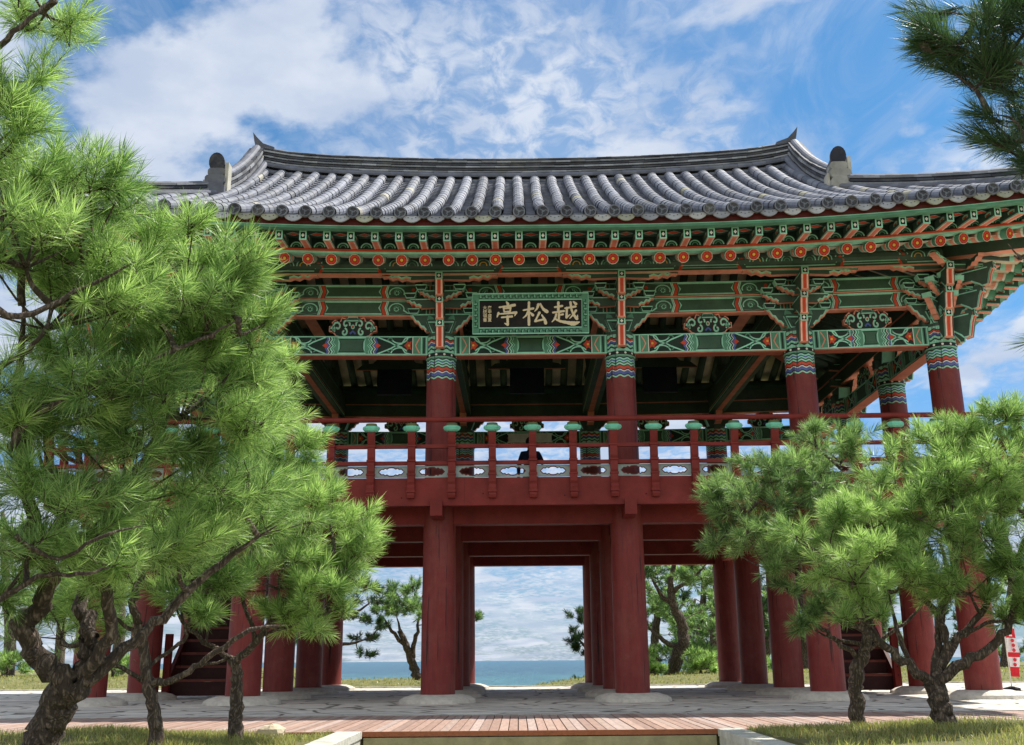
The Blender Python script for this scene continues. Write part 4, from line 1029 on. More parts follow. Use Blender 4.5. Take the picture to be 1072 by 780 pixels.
def mat_soil(name, c1, c2, scale):
    m, nt, N, L, P = base_mat(name); tc = N.new('ShaderNodeTexCoord'); n = N.new('ShaderNodeTexNoise'); n.inputs['Scale'].default_value = scale; n.inputs['Detail'].default_value = 10; n.inputs['Roughness'].default_value = .7; L.new(tc.outputs['Object'], n.inputs[0])
    r = N.new('ShaderNodeMapRange'); L.new(n.outputs['Fac'], r.inputs['Value']); r.inputs['From Min'].default_value = .35; r.inputs['From Max'].default_value = .65
    x = N.new('ShaderNodeMix'); x.data_type = 'RGBA'; L.new(r.outputs[0], x.inputs[0]); x.inputs[6].default_value = (*c1, 1); x.inputs[7].default_value = (*c2, 1); L.new(x.outputs[2], P.inputs['Base Color'])
    P.inputs['Roughness'].default_value = .95; b = N.new('ShaderNodeBump'); b.inputs['Strength'].default_value = .8; b.inputs['Distance'].default_value = .04; L.new(n.outputs['Fac'], b.inputs['Height']); L.new(b.outputs[0], P.inputs['Normal']); return m
SOIL = mat_soil('grassy_soil', srgb(84, 92, 46), srgb(128, 122, 72), 6)
BARE = mat_soil('pine_litter_soil', srgb(104, 92, 60), srgb(96, 104, 52), 5)
PAVE = mat_paving()
def coast(x):
    a = 12.0
    if x > 4.0: a += min(46, (x - 4.0) * 5.5)
    if x < -6.6: a += min(46, (-6.6 - x) * 6.5)
    return a + .4 * math.sin(x * 1.7)
def gz(x, y):
    """height of the natural ground"""
    if y < -6.98 and abs(x) < 22: return -1.16
    z = -.17
    if y > 9.6: z += max(0, 1 - math.exp(-(abs(x + .9) / 2.4) ** 2)) * .30 * min(1, (y - 9.6) / 2.0) + .03 * math.sin(x * 1.3 + y)
    d = y - coast(x)
    if d > 0: z -= min(16, d * 1.3 + .1 * d * d)
    return z
def axis(lst):
    out = []
    for a, b, n in lst: out += list(np.linspace(a, b, n, endpoint=False))
    return out
gx = axis([(-9000, -600, 4), (-600, -60, 8), (-60, -22, 12), (-22, 22, 89), (22, 60, 12), (60, 600, 8), (600, 9000, 4)]) + [9000]
gy = axis([(-9000, -200, 4), (-200, -30, 6), (-30, -7.0, 8)]) + [-6.99, -6.95] + axis([(-6.5, 9, 8), (9, 62, 107), (62, 100, 5)]) + [160]
v = [(x, y, gz(x, y)) for y in gy for x in gx]; nx = len(gx)
f = [(j * nx + i, j * nx + i + 1, (j + 1) * nx + i + 1, (j + 1) * nx + i) for j in range(len(gy) - 1) for i in range(nx - 1)]
me = bpy.data.meshes.new('ground'); me.from_pydata(v, [], f); me.materials.append(SOIL); me.polygons.foreach_set('use_smooth', [True] * len(f))
o = bpy.data.objects.new('ground', me); COL.objects.link(o); setting(o)
m = MB(); m.box((-16, -3.93, -.16), (16, 9.7, -.115), 'grey'); o = m.build('paving', PAVE); setting(o)
m = MB(); g = srgb(186, 182, 170)
for k in range(24): m.box((-16 + k * 1.333 + .004, 9.705, -.17), (-16 + (k + 1) * 1.333 - .004, 9.95, -.09), g)
o = m.build('rear_kerb', STONE); setting(o)
m = MB()
for k in range(24): m.box((-16 + k * 1.333 + .003, -4.03, -.18), (-16 + (k + 1) * 1.333 - .003, -3.935, -.105), g)
o = m.build('front_kerb', STONE); setting(o)
# boardwalk: boards laid across the way
m = MB(); rnd = random.Random(5); x = -16.0
while x < 16:
    w = .086; g1 = rnd.choice((srgb(166, 138, 124), srgb(156, 128, 114), srgb(170, 144, 130), srgb(152, 126, 114), srgb(164, 142, 130))); q = rnd.uniform(.92, 1.06)
    if rnd.random() < .16: g1 = srgb(172, 152, 142)
    m.box((x + .004, -6.96, -.155), (x + w, -4.045, -.11 + rnd.uniform(-.003, .003)), tuple(c * q for c in g1)); x += w + .006
m.box((-16, -6.985, -.150), (16, -6.962, -.106), srgb(150, 92, 62)); m.box((-16, -6.95, -.22), (16, -4.05, -.158), srgb(60, 44, 36))
o = m.build('boardwalk', PLANK); setting(o)
# retaining wall below the boardwalk and the steps down to the path
m = MB(); ol = srgb(138, 134, 100)
m.box((-1.70, -6.955, -1.15), (1.56, -6.90, -.222), ol); m.box((-1.70, -6.985, -.28), (1.56, -6.956, -.16), srgb(150, 146, 112))
for k in range(3): m.box((-1.70, -7.35 - .36 * k - .0, -1.15 + .001 * k), (1.56, -6.988 - .36 * k, -.42 - .2 * k), srgb(158, 152, 132))
o = m.build('entrance_steps', STONE); setting(o)
m = MB(); m.box((-1.72, -26, -1.155), (1.58, -8.2, -1.10), srgb(168, 160, 146)); o = m.build('path', STONE); setting(o)
# lawns, raised on both sides of the way
def lawn_z(x, y, s):
    ex = (abs(x) - (1.94 if s < 0 else 1.80)); e = max(0, min(1, ex / 1.6)); ey = max(0, min(1, (-7.05 - y) / (1.2 if s < 0 else .5)))
    return -.125 + (.10 if s < 0 else .135) * max(.25, e) * ey * (1.0 + .2 * math.sin(x * 1.3 + y * .8)) + .010 * math.sin(x * 5 + y * 3)
for s in (-1, 1):
    xi = -1.939 if s < 0 else 1.799
    xs = [xi + s * t for t in list(np.linspace(0, 4, 22)) + [5, 7, 10, 14, 21.9]]; ys = list(np.linspace(-6.99, -12, 26)) + [-14, -18, -26]
    v = [(x, y, lawn_z(x, y, s)) for y in ys for x in xs]; nx = len(xs)
    f = [(j * nx + i, j * nx + i + 1, (j + 1) * nx + i + 1, (j + 1) * nx + i) for j in range(len(ys) - 1) for i in range(nx - 1)]
    b = len(v); edge = [(x, ys[0]) for x in xs] + [(xs[-1], y) for y in ys[1:]] + [(x, ys[-1]) for x in reversed(xs[:-1])] + [(xs[0], y) for y in reversed(ys[1:-1])]
    for (x, y) in edge: v += [(x, y, lawn_z(x, y, s)), (x, y, -1.2)]
    n = len(edge); f += [(b + 2 * i, b + 2 * i + 1, b + 2 * ((i + 1) % n) + 1, b + 2 * ((i + 1) % n)) for i in range(n)]
    me = bpy.data.meshes.new('lawn'); me.from_pydata(v, [], f); me.materials.append(BARE); me.polygons.foreach_set('use_smooth', [i < (len(ys) - 1) * (nx - 1) for i in range(len(f))])
    o = bpy.data.objects.new('lawn', me); COL.objects.link(o); setting(o)
# pale kerb walls flanking the way
for s, xi, xo in ((-1, -1.725, -1.935), (1, 1.585, 1.795)):
    m = MB(); rnd = random.Random(9 + s); y = -6.995
    while y > -25:
        a, b = min(xi, xo), max(xi, xo); q = rnd.uniform(.93, 1.05); c = tuple(k * q for k in srgb(196, 194, 184))
        m.box((a, y - 1.995, -1.18), (b, y, -.108 + rnd.uniform(-.002, .002)), c); m.box((a - .012, y - 1.995, -.165), (b + .012, y + .0, -.102), c); y -= 2.0
    o = m.build('kerb_wall', STONE); tag(o, 'pale stone kerb wall on the %s of the entrance way, holding the %s lawn' % (('left', 'left') if s < 0 else ('right', 'right')), 'kerb wall')
# sea
def mat_sea():
    m, nt, N, L, P = base_mat('sea_water'); tc = N.new('ShaderNodeTexCoord')
    sp = N.new('ShaderNodeSeparateXYZ'); L.new(tc.outputs['Object'], sp.inputs[0])
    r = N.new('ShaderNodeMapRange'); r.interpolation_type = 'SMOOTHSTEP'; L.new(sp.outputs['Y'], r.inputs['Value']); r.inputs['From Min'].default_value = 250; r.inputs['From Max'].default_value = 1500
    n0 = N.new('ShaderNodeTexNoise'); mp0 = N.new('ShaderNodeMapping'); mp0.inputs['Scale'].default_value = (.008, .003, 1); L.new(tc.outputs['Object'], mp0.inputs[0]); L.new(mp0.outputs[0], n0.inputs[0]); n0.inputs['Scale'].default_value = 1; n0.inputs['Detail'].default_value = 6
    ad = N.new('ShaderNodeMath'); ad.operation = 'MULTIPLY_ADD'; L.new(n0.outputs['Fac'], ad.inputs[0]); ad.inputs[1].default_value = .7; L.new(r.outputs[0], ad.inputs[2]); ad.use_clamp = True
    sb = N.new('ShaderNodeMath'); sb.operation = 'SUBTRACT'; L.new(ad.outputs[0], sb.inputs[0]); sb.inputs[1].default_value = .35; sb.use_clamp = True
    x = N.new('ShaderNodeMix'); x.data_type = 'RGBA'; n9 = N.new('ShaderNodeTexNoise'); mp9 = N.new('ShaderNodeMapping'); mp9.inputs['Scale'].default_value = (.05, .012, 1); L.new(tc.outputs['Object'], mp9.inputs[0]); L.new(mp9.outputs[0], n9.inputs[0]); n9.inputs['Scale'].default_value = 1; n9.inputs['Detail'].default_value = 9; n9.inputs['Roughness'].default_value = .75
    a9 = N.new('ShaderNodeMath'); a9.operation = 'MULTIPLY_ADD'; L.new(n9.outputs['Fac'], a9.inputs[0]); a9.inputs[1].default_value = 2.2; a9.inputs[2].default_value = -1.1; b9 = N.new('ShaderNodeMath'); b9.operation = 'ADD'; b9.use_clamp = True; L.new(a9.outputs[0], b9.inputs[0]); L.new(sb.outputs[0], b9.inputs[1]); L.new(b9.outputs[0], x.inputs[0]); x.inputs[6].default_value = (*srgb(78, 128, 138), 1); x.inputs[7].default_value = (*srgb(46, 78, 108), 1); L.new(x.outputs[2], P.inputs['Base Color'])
    P.inputs['Roughness'].default_value = .35; P.inputs['IOR'].default_value = 1.33; P.inputs['Specular IOR Level'].default_value = .25
    n = N.new('ShaderNodeTexNoise'); mp = N.new('ShaderNodeMapping'); mp.inputs['Scale'].default_value = (.10, .035, 1); L.new(tc.outputs['Object'], mp.inputs[0]); L.new(mp.outputs[0], n.inputs[0]); n.inputs['Scale'].default_value = 1; n.inputs['Detail'].default_value = 8; n.inputs['Roughness'].default_value = .7
    b = N.new('ShaderNodeBump'); b.inputs['Strength'].default_value = 1; b.inputs['Distance'].default_value = 9.0; L.new(n.outputs['Fac'], b.inputs['Height']); L.new(b.outputs[0], P.inputs['Normal']); return m
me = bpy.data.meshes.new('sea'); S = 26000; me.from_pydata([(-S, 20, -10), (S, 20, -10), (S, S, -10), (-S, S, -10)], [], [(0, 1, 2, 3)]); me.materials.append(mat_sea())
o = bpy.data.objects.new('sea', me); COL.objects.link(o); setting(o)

# ---- small things
m = MB(); m.prism([(-.16, -.10), (.14, -.13), (.19, .02), (.12, .11), (-.12, .12), (-.19, .03)], lambda a, b, t: Vector((a * 1.1, b * 2.0, t)), 0, .035, srgb(226, 226, 224))
m.prism([(-.10, -.06), (.09, -.08), (.11, .01), (.07, .07), (-.09, .07)], lambda a, b, t: Vector((a, b * 2.0, t)), .035, .05, srgb(206, 208, 210))
p = at(575, 722.5, 19); o = m.build('flat_slab', STONE, loc=None); o.location = (p.x, -17 + .63 / math.tan(R(1.62)), -.114); tag(o, 'small flat white slab lying on the shaded paving under the pavilion', 'slab')
bm_r = MB(); rnd = random.Random(2)
def rock(m, c, rx, ry, rz, col, n=12):
    rings = []
    for i in range(7):
        ph = math.pi * i / 6; rings.append([Vector(c) + Vector((rx * math.sin(ph) * math.cos(2 * math.pi * k / n) * rnd.uniform(.85, 1.12), ry * math.sin(ph) * math.sin(2 * math.pi * k / n) * rnd.uniform(.85, 1.12), -rz * math.cos(ph) * rnd.uniform(.9, 1.1))) for k in range(n)])
    m.quads(rings, col)
rock(bm_r, (0, 0, .03), .13, .09, .07, srgb(206, 190, 164)); o = bm_r.build('rock', STONE); o.location = (-2.38, -7.75, -.09); tag(o, 'pale rounded rock on the grass just beside the left kerb wall', 'rock')
# ============================================================ PINES
def needle_mat(name, c1, c2, trans=.5):
    m, nt, N, L, P = base_mat(name); N.remove(P); out = N['Material Output']
    a = N.new('ShaderNodeAttribute'); a.attribute_name = 'tint'
    cr = N.new('ShaderNodeValToRGB'); e = cr.color_ramp.elements; e[0].position = 0; e[0].color = (*c1, 1); e[1].position = .85; e[1].color = (*c2, 1)
    q = cr.color_ramp.elements.new(.97); q.color = (*srgb(150, 120, 70), 1); L.new(a.outputs['Fac'], cr.inputs[0])
    d = N.new('ShaderNodeBsdfPrincipled'); d.inputs['Roughness'].default_value = .38; d.inputs['Specular IOR Level'].default_value = .5; L.new(cr.outputs[0], d.inputs['Base Color'])
    t = N.new('ShaderNodeBsdfTranslucent'); sc = N.new('ShaderNodeVectorMath'); sc.operation = 'MULTIPLY'; sc.inputs[1].default_value = (1.14, 1.24, .92); L.new(cr.outputs[0], sc.inputs[0]); L.new(sc.outputs[0], t.inputs[0])
    mx = N.new('ShaderNodeMixShader'); mx.inputs[0].default_value = trans; L.new(d.outputs[0], mx.inputs[1]); L.new(t.outputs[0], mx.inputs[2]); L.new(mx.outputs[0], out.inputs[0]); return m
def bark_mat():
    m, nt, N, L, P = base_mat('pine_bark'); tc = N.new('ShaderNodeTexCoord'); mp = N.new('ShaderNodeMapping'); mp.inputs['Scale'].default_value = (1, 1, .4); L.new(tc.outputs['Object'], mp.inputs[0])
    w = N.new('ShaderNodeTexNoise'); w.inputs['Scale'].default_value = 9; w.inputs['Detail'].default_value = 5; L.new(mp.outputs[0], w.inputs[0])
    ad = N.new('ShaderNodeMix'); ad.data_type = 'VECTOR'; ad.inputs[0].default_value = .16; L.new(mp.outputs[0], ad.inputs[4]); L.new(w.outputs['Color'], ad.inputs[5])
    v = N.new('ShaderNodeTexVoronoi'); v.feature = 'SMOOTH_F1'; v.inputs['Scale'].default_value = 52; v.inputs['Smoothness'].default_value = .3; L.new(ad.outputs[1], v.inputs[0])
    n = N.new('ShaderNodeTexNoise'); n.inputs['Scale'].default_value = 30; n.inputs['Detail'].default_value = 9; n.inputs['Roughness'].default_value = .75; L.new(mp.outputs[0], n.inputs[0])
    mu = N.new('ShaderNodeMath'); mu.operation = 'MULTIPLY_ADD'; L.new(v.outputs['Distance'], mu.inputs[0]); mu.inputs[1].default_value = -.9; L.new(n.outputs['Fac'], mu.inputs[2])
    cr = N.new('ShaderNodeValToRGB'); e = cr.color_ramp.elements; e[0].position = .0; e[0].color = (*srgb(82, 70, 60), 1); e[1].position = .52; e[1].color = (*srgb(170, 156, 140), 1); q = cr.color_ramp.elements.new(.22); q.color = (*srgb(128, 112, 98), 1)
    L.new(mu.outputs[0], cr.inputs[0]); L.new(cr.outputs[0], P.inputs['Base Color']); P.inputs['Roughness'].default_value = .9
    b = N.new('ShaderNodeBump'); b.inputs['Strength'].default_value = 1; b.inputs['Distance'].default_value = .035; L.new(mu.outputs[0], b.inputs['Height']); L.new(b.outputs[0], P.inputs['Normal']); return m
NEAR = needle_mat('pine_needles_fresh', srgb(80, 118, 58), srgb(202, 227, 146), .5)
DARK = needle_mat('pine_needles_dark', srgb(40, 66, 42), srgb(88, 116, 70), .35)
MID = needle_mat('pine_needles_mid', srgb(68, 102, 62), srgb(176, 204, 132), .45)
BARK = bark_mat()
def shoot(rs, L, nl, w, n, spread=1.0, back=.0):
    """one tuft: needles round a twig along +Z; returns verts (n*5, 3) and tint"""
    t = rs.rand(n) ** .8; az = rs.rand(n) * 2 * np.pi
    ang = np.radians((78 - 54 * t + rs.randn(n) * 9) * spread); ln = nl * (0.75 + .4 * rs.rand(n)) * (1.0 - .15 * (1 - t))
    d = np.stack([np.sin(ang) * np.cos(az), np.sin(ang) * np.sin(az), np.cos(ang)], 1)
    base = np.stack([np.zeros(n), np.zeros(n), t * L], 1) + d * .004
    rv = rs.randn(n, 3); side = np.cross(d, rv); side /= np.linalg.norm(side, axis=1)[:, None]
    bend = np.cross(side, d) * (rs.randn(n)[:, None] * .05) + np.array([0, 0, .015])
    w2 = (w * (.8 + .4 * rs.rand(n)))[:, None] / 2
    mid = base + d * (ln * .55)[:, None] + bend * (ln * .5)[:, None]; tip = base + d * ln[:, None] + bend * (ln * 1.7)[:, None]
    V = np.stack([base - side * w2 * .8, base + side * w2 * .8, mid - side * w2, mid + side * w2, tip], 1)
    return V.reshape(-1, 3), np.repeat(rs.rand(n), 5)
def rot_to(D, rs):
    """rotation matrices taking +Z to each row of D"""
    D = D / np.linalg.norm(D, axis=1)[:, None]; r = rs.randn(*D.shape); x = np.cross(D, r); x /= np.linalg.norm(x, axis=1)[:, None]; y = np.cross(D, x)
    return np.stack([x, y, D], 2)
def foliage(name, P, D, S, mat, parent, rs, L, nl, w, n, tw=None, spread=1.0):
    tmpl = [shoot(rs, L, nl, w, n, spread) for _ in range(6)]; M = rot_to(D, rs); Vs, Ts = [], []
    for i in range(len(P)):
        v, t = tmpl[i % 6]; Vs.append((v * S[i]) @ M[i].T + P[i]); b = rs.rand() * .3 - .18 + (0 if tw is None else tw[i]); Ts.append(np.clip(t * .8 + b, 0, .86 if rs.rand() > .03 else 1))
    V = np.concatenate(Vs); T = np.concatenate(Ts); k = len(V) // 5; b = np.arange(k)[:, None] * 5
    F = (b[:, :, None] + np.array([[0, 1, 2], [1, 3, 2], [2, 3, 4]])[None]).reshape(-1)
    me = bpy.data.meshes.new(name); nf = k * 3
    me.vertices.add(len(V)); me.vertices.foreach_set('co', V.astype(np.float32).ravel()); me.loops.add(nf * 3); me.loops.foreach_set('vertex_index', F.astype(np.int32))
    me.polygons.add(nf); me.polygons.foreach_set('loop_start', np.arange(nf, dtype=np.int32) * 3)
    me.update(calc_edges=True)
    a = me.attributes.new('tint', 'FLOAT', 'POINT'); a.data.foreach_set('value', T.astype(np.float32)); me.materials.append(mat)
    o = bpy.data.objects.new(name, me); COL.objects.link(o); o.parent = parent; return o
def smooth_path(pts, rad, k=5):
    """Catmull-Rom through the points, with a little crookedness"""
    P = [Vector(p) for p in pts]; out, ro = [], []
    for i in range(len(P) - 1):
        p0, p1, p2, p3 = P[max(i - 1, 0)], P[i], P[i + 1], P[min(i + 2, len(P) - 1)]
        for j in range(k):
            t = j / k; out.append(.5 * ((2 * p1) + (p2 - p0) * t + (2 * p0 - 5 * p1 + 4 * p2 - p3) * t * t + (3 * p1 - p0 - 3 * p2 + p3) * t ** 3)); ro.append(rad[i] + (rad[i + 1] - rad[i]) * t)
    out.append(P[-1]); ro.append(rad[-1]); return out, ro
DENS = .85
def pine(name, label, limbs, clumps, seed, mat=None, needle=.12, L=.16, w=.003, n=110, group=None, cat='pine tree', trunk_n=10, tspread=1.0, twigr=.004, twigs=True, inner=.25, tk=1.0, lk=1.0, dens=1.0):
    """limbs: [(points as (px, py, D), radii)], the first one is the trunk; clumps: [(px, py, D, rx px, ry px, rD m, shoots[, lean])]"""
    rs = np.random.RandomState(seed); rnd = random.Random(seed)
    first = limbs[0][0][0]; b = at(*first) if not isinstance(first, Vector) else first
    root = empty(name, b, label, cat, group); off = -Vector(b)
    W = []; tm, lm = MB(), MB(); nodes = []
    for i, (pts, rad) in enumerate(limbs):
        q = [p if isinstance(p, Vector) else at(*p) for p in pts]
        rad = [x * (tk if i == 0 else lk) for x in rad]
        if i: rad[-1] *= .35
        else: q = [q[0] - Vector((0, 0, .14)) ] + q; rad = [rad[0] * 1.12] + rad
        q, r = smooth_path(q, rad)
        q = [p + Vector((rnd.gauss(0, 1), rnd.gauss(0, 1), rnd.gauss(0, 1))) * min(.35 * rr, .02) for p, rr in zip(q, r)] if i else [q[0]] + [p + Vector((rnd.gauss(0, 1), rnd.gauss(0, 1), 0)) * .12 * rr for p, rr in zip(q[1:], r[1:])]
        (tm if i == 0 else lm).tube([p + off for p in q], r, trunk_n if r[0] > .03 else 6, (.2, .15, .12), jit=.10)
        nodes += [(p, rr) for p, rr in zip(q, r)][(2 if i == 0 else 1):]
    P, D, S, TW = [], [], [], []
    NP = np.array([list(p) for p, _ in nodes])
    for c in clumps:
        px, py, dd, rx, ry, rd, k = c[:7]; lean = c[7] if len(c) > 7 else 0
        C = at(px, py, dd); sc = (C - CAMLOC).length / 1072 * 1.0; rX, rZ = rx * sc, ry * sc
        rad = (rX + rZ) / 2
        A = Vector(NP[np.argmin(((NP - np.array(C - Vector((0, 0, rZ * .6)))) ** 2).sum(1))])
        hub = A.lerp(C - Vector((0, 0, rZ * .35)), .75)
        if twigs:
            mid = A.lerp(hub, .5) + Vector((rnd.uniform(-.1, .1), rnd.uniform(-.1, .1), rnd.uniform(-.12, .02))) * rad
            q, r = smooth_path([A, mid, hub], [min(.022, .02 + .02 * rad), .015, .009], 4); lm.tube([p + off for p in q], r, 5, (.2, .15, .12), jit=.08)
        # secondary hubs, then shoots
        nh = max(2, int(k / 8)); k = int(k * DENS * dens); ct = rs.uniform(-.14, .12); hubs = []
        for _ in range(nh):
            v = rs.randn(3); v /= np.linalg.norm(v); v *= .35 + .6 * rs.rand() ** .5
            h = C + Vector((v[0] * rX, v[1] * rd, v[2] * rZ)); hubs.append(h)
            if twigs:
                mid = hub.lerp(h, .5) + Vector((rnd.uniform(-.12, .12), rnd.uniform(-.12, .12), -.05)) * rad * .6
                q, r = smooth_path([hub, mid, h], [.008 + twigr * .4, .006, twigr], 3); lm.tube([p + off for p in q], r, 4, (.2, .15, .12))
        HN = np.array([list(h) for h in hubs])
        for _ in range(k):
            h = HN[rs.randint(nh)]; p = h + rs.randn(3) * np.array([rX, rd, rZ]) * .17 + np.array([0, 0, .05]) * rad
            v = (p - np.array(C)) / np.array([rX, rd, rZ])
            d = p - h; d = d / (np.linalg.norm(d) + 1e-6) * .7 + np.array([v[0] * .8 + lean, v[1] * .7, v[2] * .35 + .55]) + rs.randn(3) * .28
            d /= np.linalg.norm(d); s = .75 + .5 * rs.rand(); st = p - d * L * s * .7
            P.append(st); D.append(d); S.append(s); TW.append(ct)
            if twigs:
                hh = Vector(h); sv = Vector(st); 
                lm.tube([hh + off, hh.lerp(sv, .5) + off - Vector((0, 0, .03 * rad)), sv + off, sv + Vector(d) * L * s * .9 + off], [twigr, twigr * .8, twigr * .7, twigr * .5], 3, (.25, .17, .12), cap=False)
    to = tm.build('trunk', BARK, root, True)
    if lm.v: lm.build('branch', BARK, root, True)
    P = np.array(P) - np.array(b); foliage('crown', P, np.array(D), np.array(S), mat or NEAR, root, rs, L, needle, w, n, TW, tspread)
    return root
# ---- the near pines on the left lawn
pine('pine_tree', 'largest pine, far left, thick forked trunk and long needled crown reaching past the roof', [
    ([(36, 792, 6.2), (48, 762, 6.2), (62, 735, 6.15), (75, 715, 6.1)], [.135, .12, .12, .11]),
    ([(75, 722, 6.1), (38, 690, 6.0), (24, 655, 5.9), (30, 640, 5.9), (55, 600, 5.8), (30, 540, 5.6), (20, 430, 5.4), (25, 320, 5.2)], [.10, .085, .08, .075, .06, .05, .04, .03]),
    ([(78, 712, 6.1), (92, 690, 6.1), (95, 665, 6.1), (84, 625, 6.2), (100, 590, 6.2), (130, 520, 6.2), (170, 450, 6.1), (190, 360, 6.0)], [.09, .07, .06, .055, .05, .04, .03, .02]),
    ([(90, 705, 6.1), (118, 655, 6.0), (100, 600, 5.8), (60, 540, 5.6), (40, 470, 5.5)], [.06, .05, .045, .035, .02]),
    ([(85, 715, 6.1), (140, 672, 6.2), (178, 640, 6.3), (230, 590, 6.4), (290, 550, 6.4)], [.055, .045, .04, .03, .015]),
    ([(10, 470, 5.0), (30, 440, 5.0), (95, 405, 5.1), (140, 385, 5.2), (210, 355, 5.3), (250, 335, 5.4)], [.03, .028, .024, .02, .014, .008]),
    ([(-30, 400, 4.8), (15, 375, 4.9), (45, 350, 4.9), (55, 320, 5.0)], [.03, .02, .015, .01]),
    ([(15, 560, 5.0), (60, 585, 5.1), (110, 560, 5.1), (150, 550, 5.2)], [.018, .015, .012, .008]),
    ([(-40, 300, 4.6), (20, 330, 4.7), (90, 300, 4.9), (150, 270, 5.0)], [.03, .022, .016, .01]),
    ([(-60, 120, 4.4), (-10, 60, 4.4), (30, 20, 4.4), (70, -10, 4.5)], [.028, .022, .016, .01]),
    ([(25, 320, 5.2), (10, 220, 5.0), (-20, 120, 4.7)], [.03, .03, .028]),
    ([(-20, 640, 5.2), (40, 605, 5.2), (90, 600, 5.2), (125, 590, 5.3)], [.02, .018, .014, .01]),
], [
    (62, 185, 5.0, 60, 52, .45, 75, .3), (20, 245, 4.9, 80, 60, .45, 85), (100, 250, 5.2, 70, 60, .4, 85, .2), (150, 290, 5.4, 85, 60, .45, 100, .3), (215, 330, 5.6, 75, 55, .4, 95, .4), (195, 262, 5.6, 48, 30, .35, 46, .3), (255, 345, 5.7, 45, 30, .3, 40, .4),
    (240, 290, 5.6, 45, 42, .3, 50, .4), (170, 350, 5.7, 80, 50, .45, 80), (60, 320, 5.2, 90, 60, .5, 105), (20, 400, 5.1, 70, 60, .5, 85), (110, 400, 5.4, 80, 55, .5, 95),
    (195, 420, 5.8, 75, 55, .5, 90, .3), (248, 420, 5.9, 50, 50, .4, 62, .2), (60, 480, 5.3, 85, 50, .5, 90), (150, 490, 5.8, 85, 55, .5, 90), (230, 490, 6.1, 75, 50, .5, 80, .2),
    (30, 560, 5.3, 80, 42, .5, 75), (110, 570, 5.7, 80, 45, .5, 80), (185, 560, 6.0, 60, 45, .4, 60), (5, 610, 5.5, 45, 38, .4, 40), (5, 75, 4.5, 38, 40, .3, 36), (45, 10, 4.6, 48, 26, .3, 40, .4), (-10, 140, 4.6, 45, 45, .35, 44),
], 11, mat=NEAR, needle=.125, L=.15, w=.0029, n=92, tk=.8, lk=.72, dens=.92)
pine('pine_tree', 'slim upright pine second from the left, its short grey trunk standing on the grass', [
    ([(163, 771, 7.7), (162, 745, 7.7), (156, 720, 7.7), (152, 690, 7.7), (146, 655, 7.7)], [.085, .075, .07, .062, .055]),
    ([(146, 655, 7.7), (140, 625, 7.7), (150, 600, 7.8), (145, 560, 7.8)], [.05, .04, .03, .02]), ([(152, 712, 7.7), (128, 700, 7.6), (100, 688, 7.6), (84, 680, 7.6), (88, 664, 7.6)], [.03, .025, .02, .016, .01]),
    ([(156, 718, 7.7), (185, 710, 7.6), (215, 690, 7.6), (262, 660, 7.6), (300, 655, 7.7)], [.045, .04, .034, .028, .012]), ([(150, 700, 7.7), (180, 680, 7.8), (195, 665, 7.8), (190, 640, 7.8), (200, 610, 7.8)], [.028, .024, .02, .016, .01]),
    ([(146, 665, 7.7), (125, 650, 7.7), (100, 620, 7.6), (90, 600, 7.6)], [.03, .024, .016, .01]),
], [
    (120, 600, 7.8, 60, 30, .5, 55), (180, 590, 7.8, 65, 35, .5, 70), (235, 560, 7.8, 60, 40, .5, 70, .2), (215, 610, 7.7, 50, 25, .4, 45), (150, 540, 8.0, 60, 35, .5, 60), (80, 625, 7.6, 45, 22, .4, 32), (280, 530, 7.9, 50, 40, .5, 60, .2), (60, 655, 7.9, 55, 30, .5, 40), (115, 640, 8.0, 35, 20, .4, 25), (200, 632, 7.6, 38, 18, .3, 26),
], 23, mat=NEAR, needle=.12, L=.14, w=.0032, n=85, tk=.62, lk=.62)
pine('pine_tree', 'pine third from the left, thin trunk nearest the left kerb wall, bright crown spreading right', [
    ([(247, 761, 8.9), (247, 735, 8.9), (248, 705, 8.9), (243, 690, 8.9)], [.088, .075, .065, .06]),
    ([(245, 695, 8.9), (270, 670, 8.8), (290, 640, 8.8), (320, 610, 8.8), (350, 580, 8.8)], [.05, .045, .036, .026, .014]), ([(243, 690, 8.9), (215, 672, 8.9), (190, 650, 8.9), (180, 620, 8.9)], [.04, .032, .022, .012]),
    ([(268, 672, 8.8), (255, 620, 8.9), (270, 560, 9.0), (300, 510, 9.1)], [.035, .03, .024, .014]), ([(275, 665, 8.8), (320, 650, 8.7), (345, 640, 8.7)], [.022, .016, .01]), ([(215, 672, 8.9), (225, 640, 8.9), (240, 610, 8.9)], [.02, .016, .01]),
    ([(243, 690, 8.9), (200, 700, 8.8), (170, 715, 8.8), (140, 690, 8.8)], [.02, .016, .012, .008]),
], [
    (330, 560, 8.9, 62, 38, .6, 90, .3), (365, 590, 8.8, 38, 32, .45, 50, .4), (290, 600, 8.8, 60, 34, .55, 75), (320, 640, 8.7, 45, 26, .4, 48), (295, 510, 9.1, 50, 42, .55, 70, .2), (345, 532, 9.0, 32, 30, .4, 38, .3), (240, 590, 9.0, 52, 34, .5, 60),
    (292, 425, 9.3, 34, 38, .45, 48, .2), (290, 465, 9.2, 60, 40, .5, 70, .2), (312, 482, 9.1, 28, 34, .4, 33, .2), (250, 545, 9.1, 55, 40, .5, 60), (235, 640, 8.9, 28, 18, .3, 22), (285, 640, 8.7, 36, 16, .3, 26), (345, 618, 8.8, 34, 18, .35, 28), (270, 395, 9.4, 45, 35, .4, 40),
], 37, mat=NEAR, needle=.125, L=.14, w=.0034, n=85, tk=.72, lk=.65, dens=1.1)
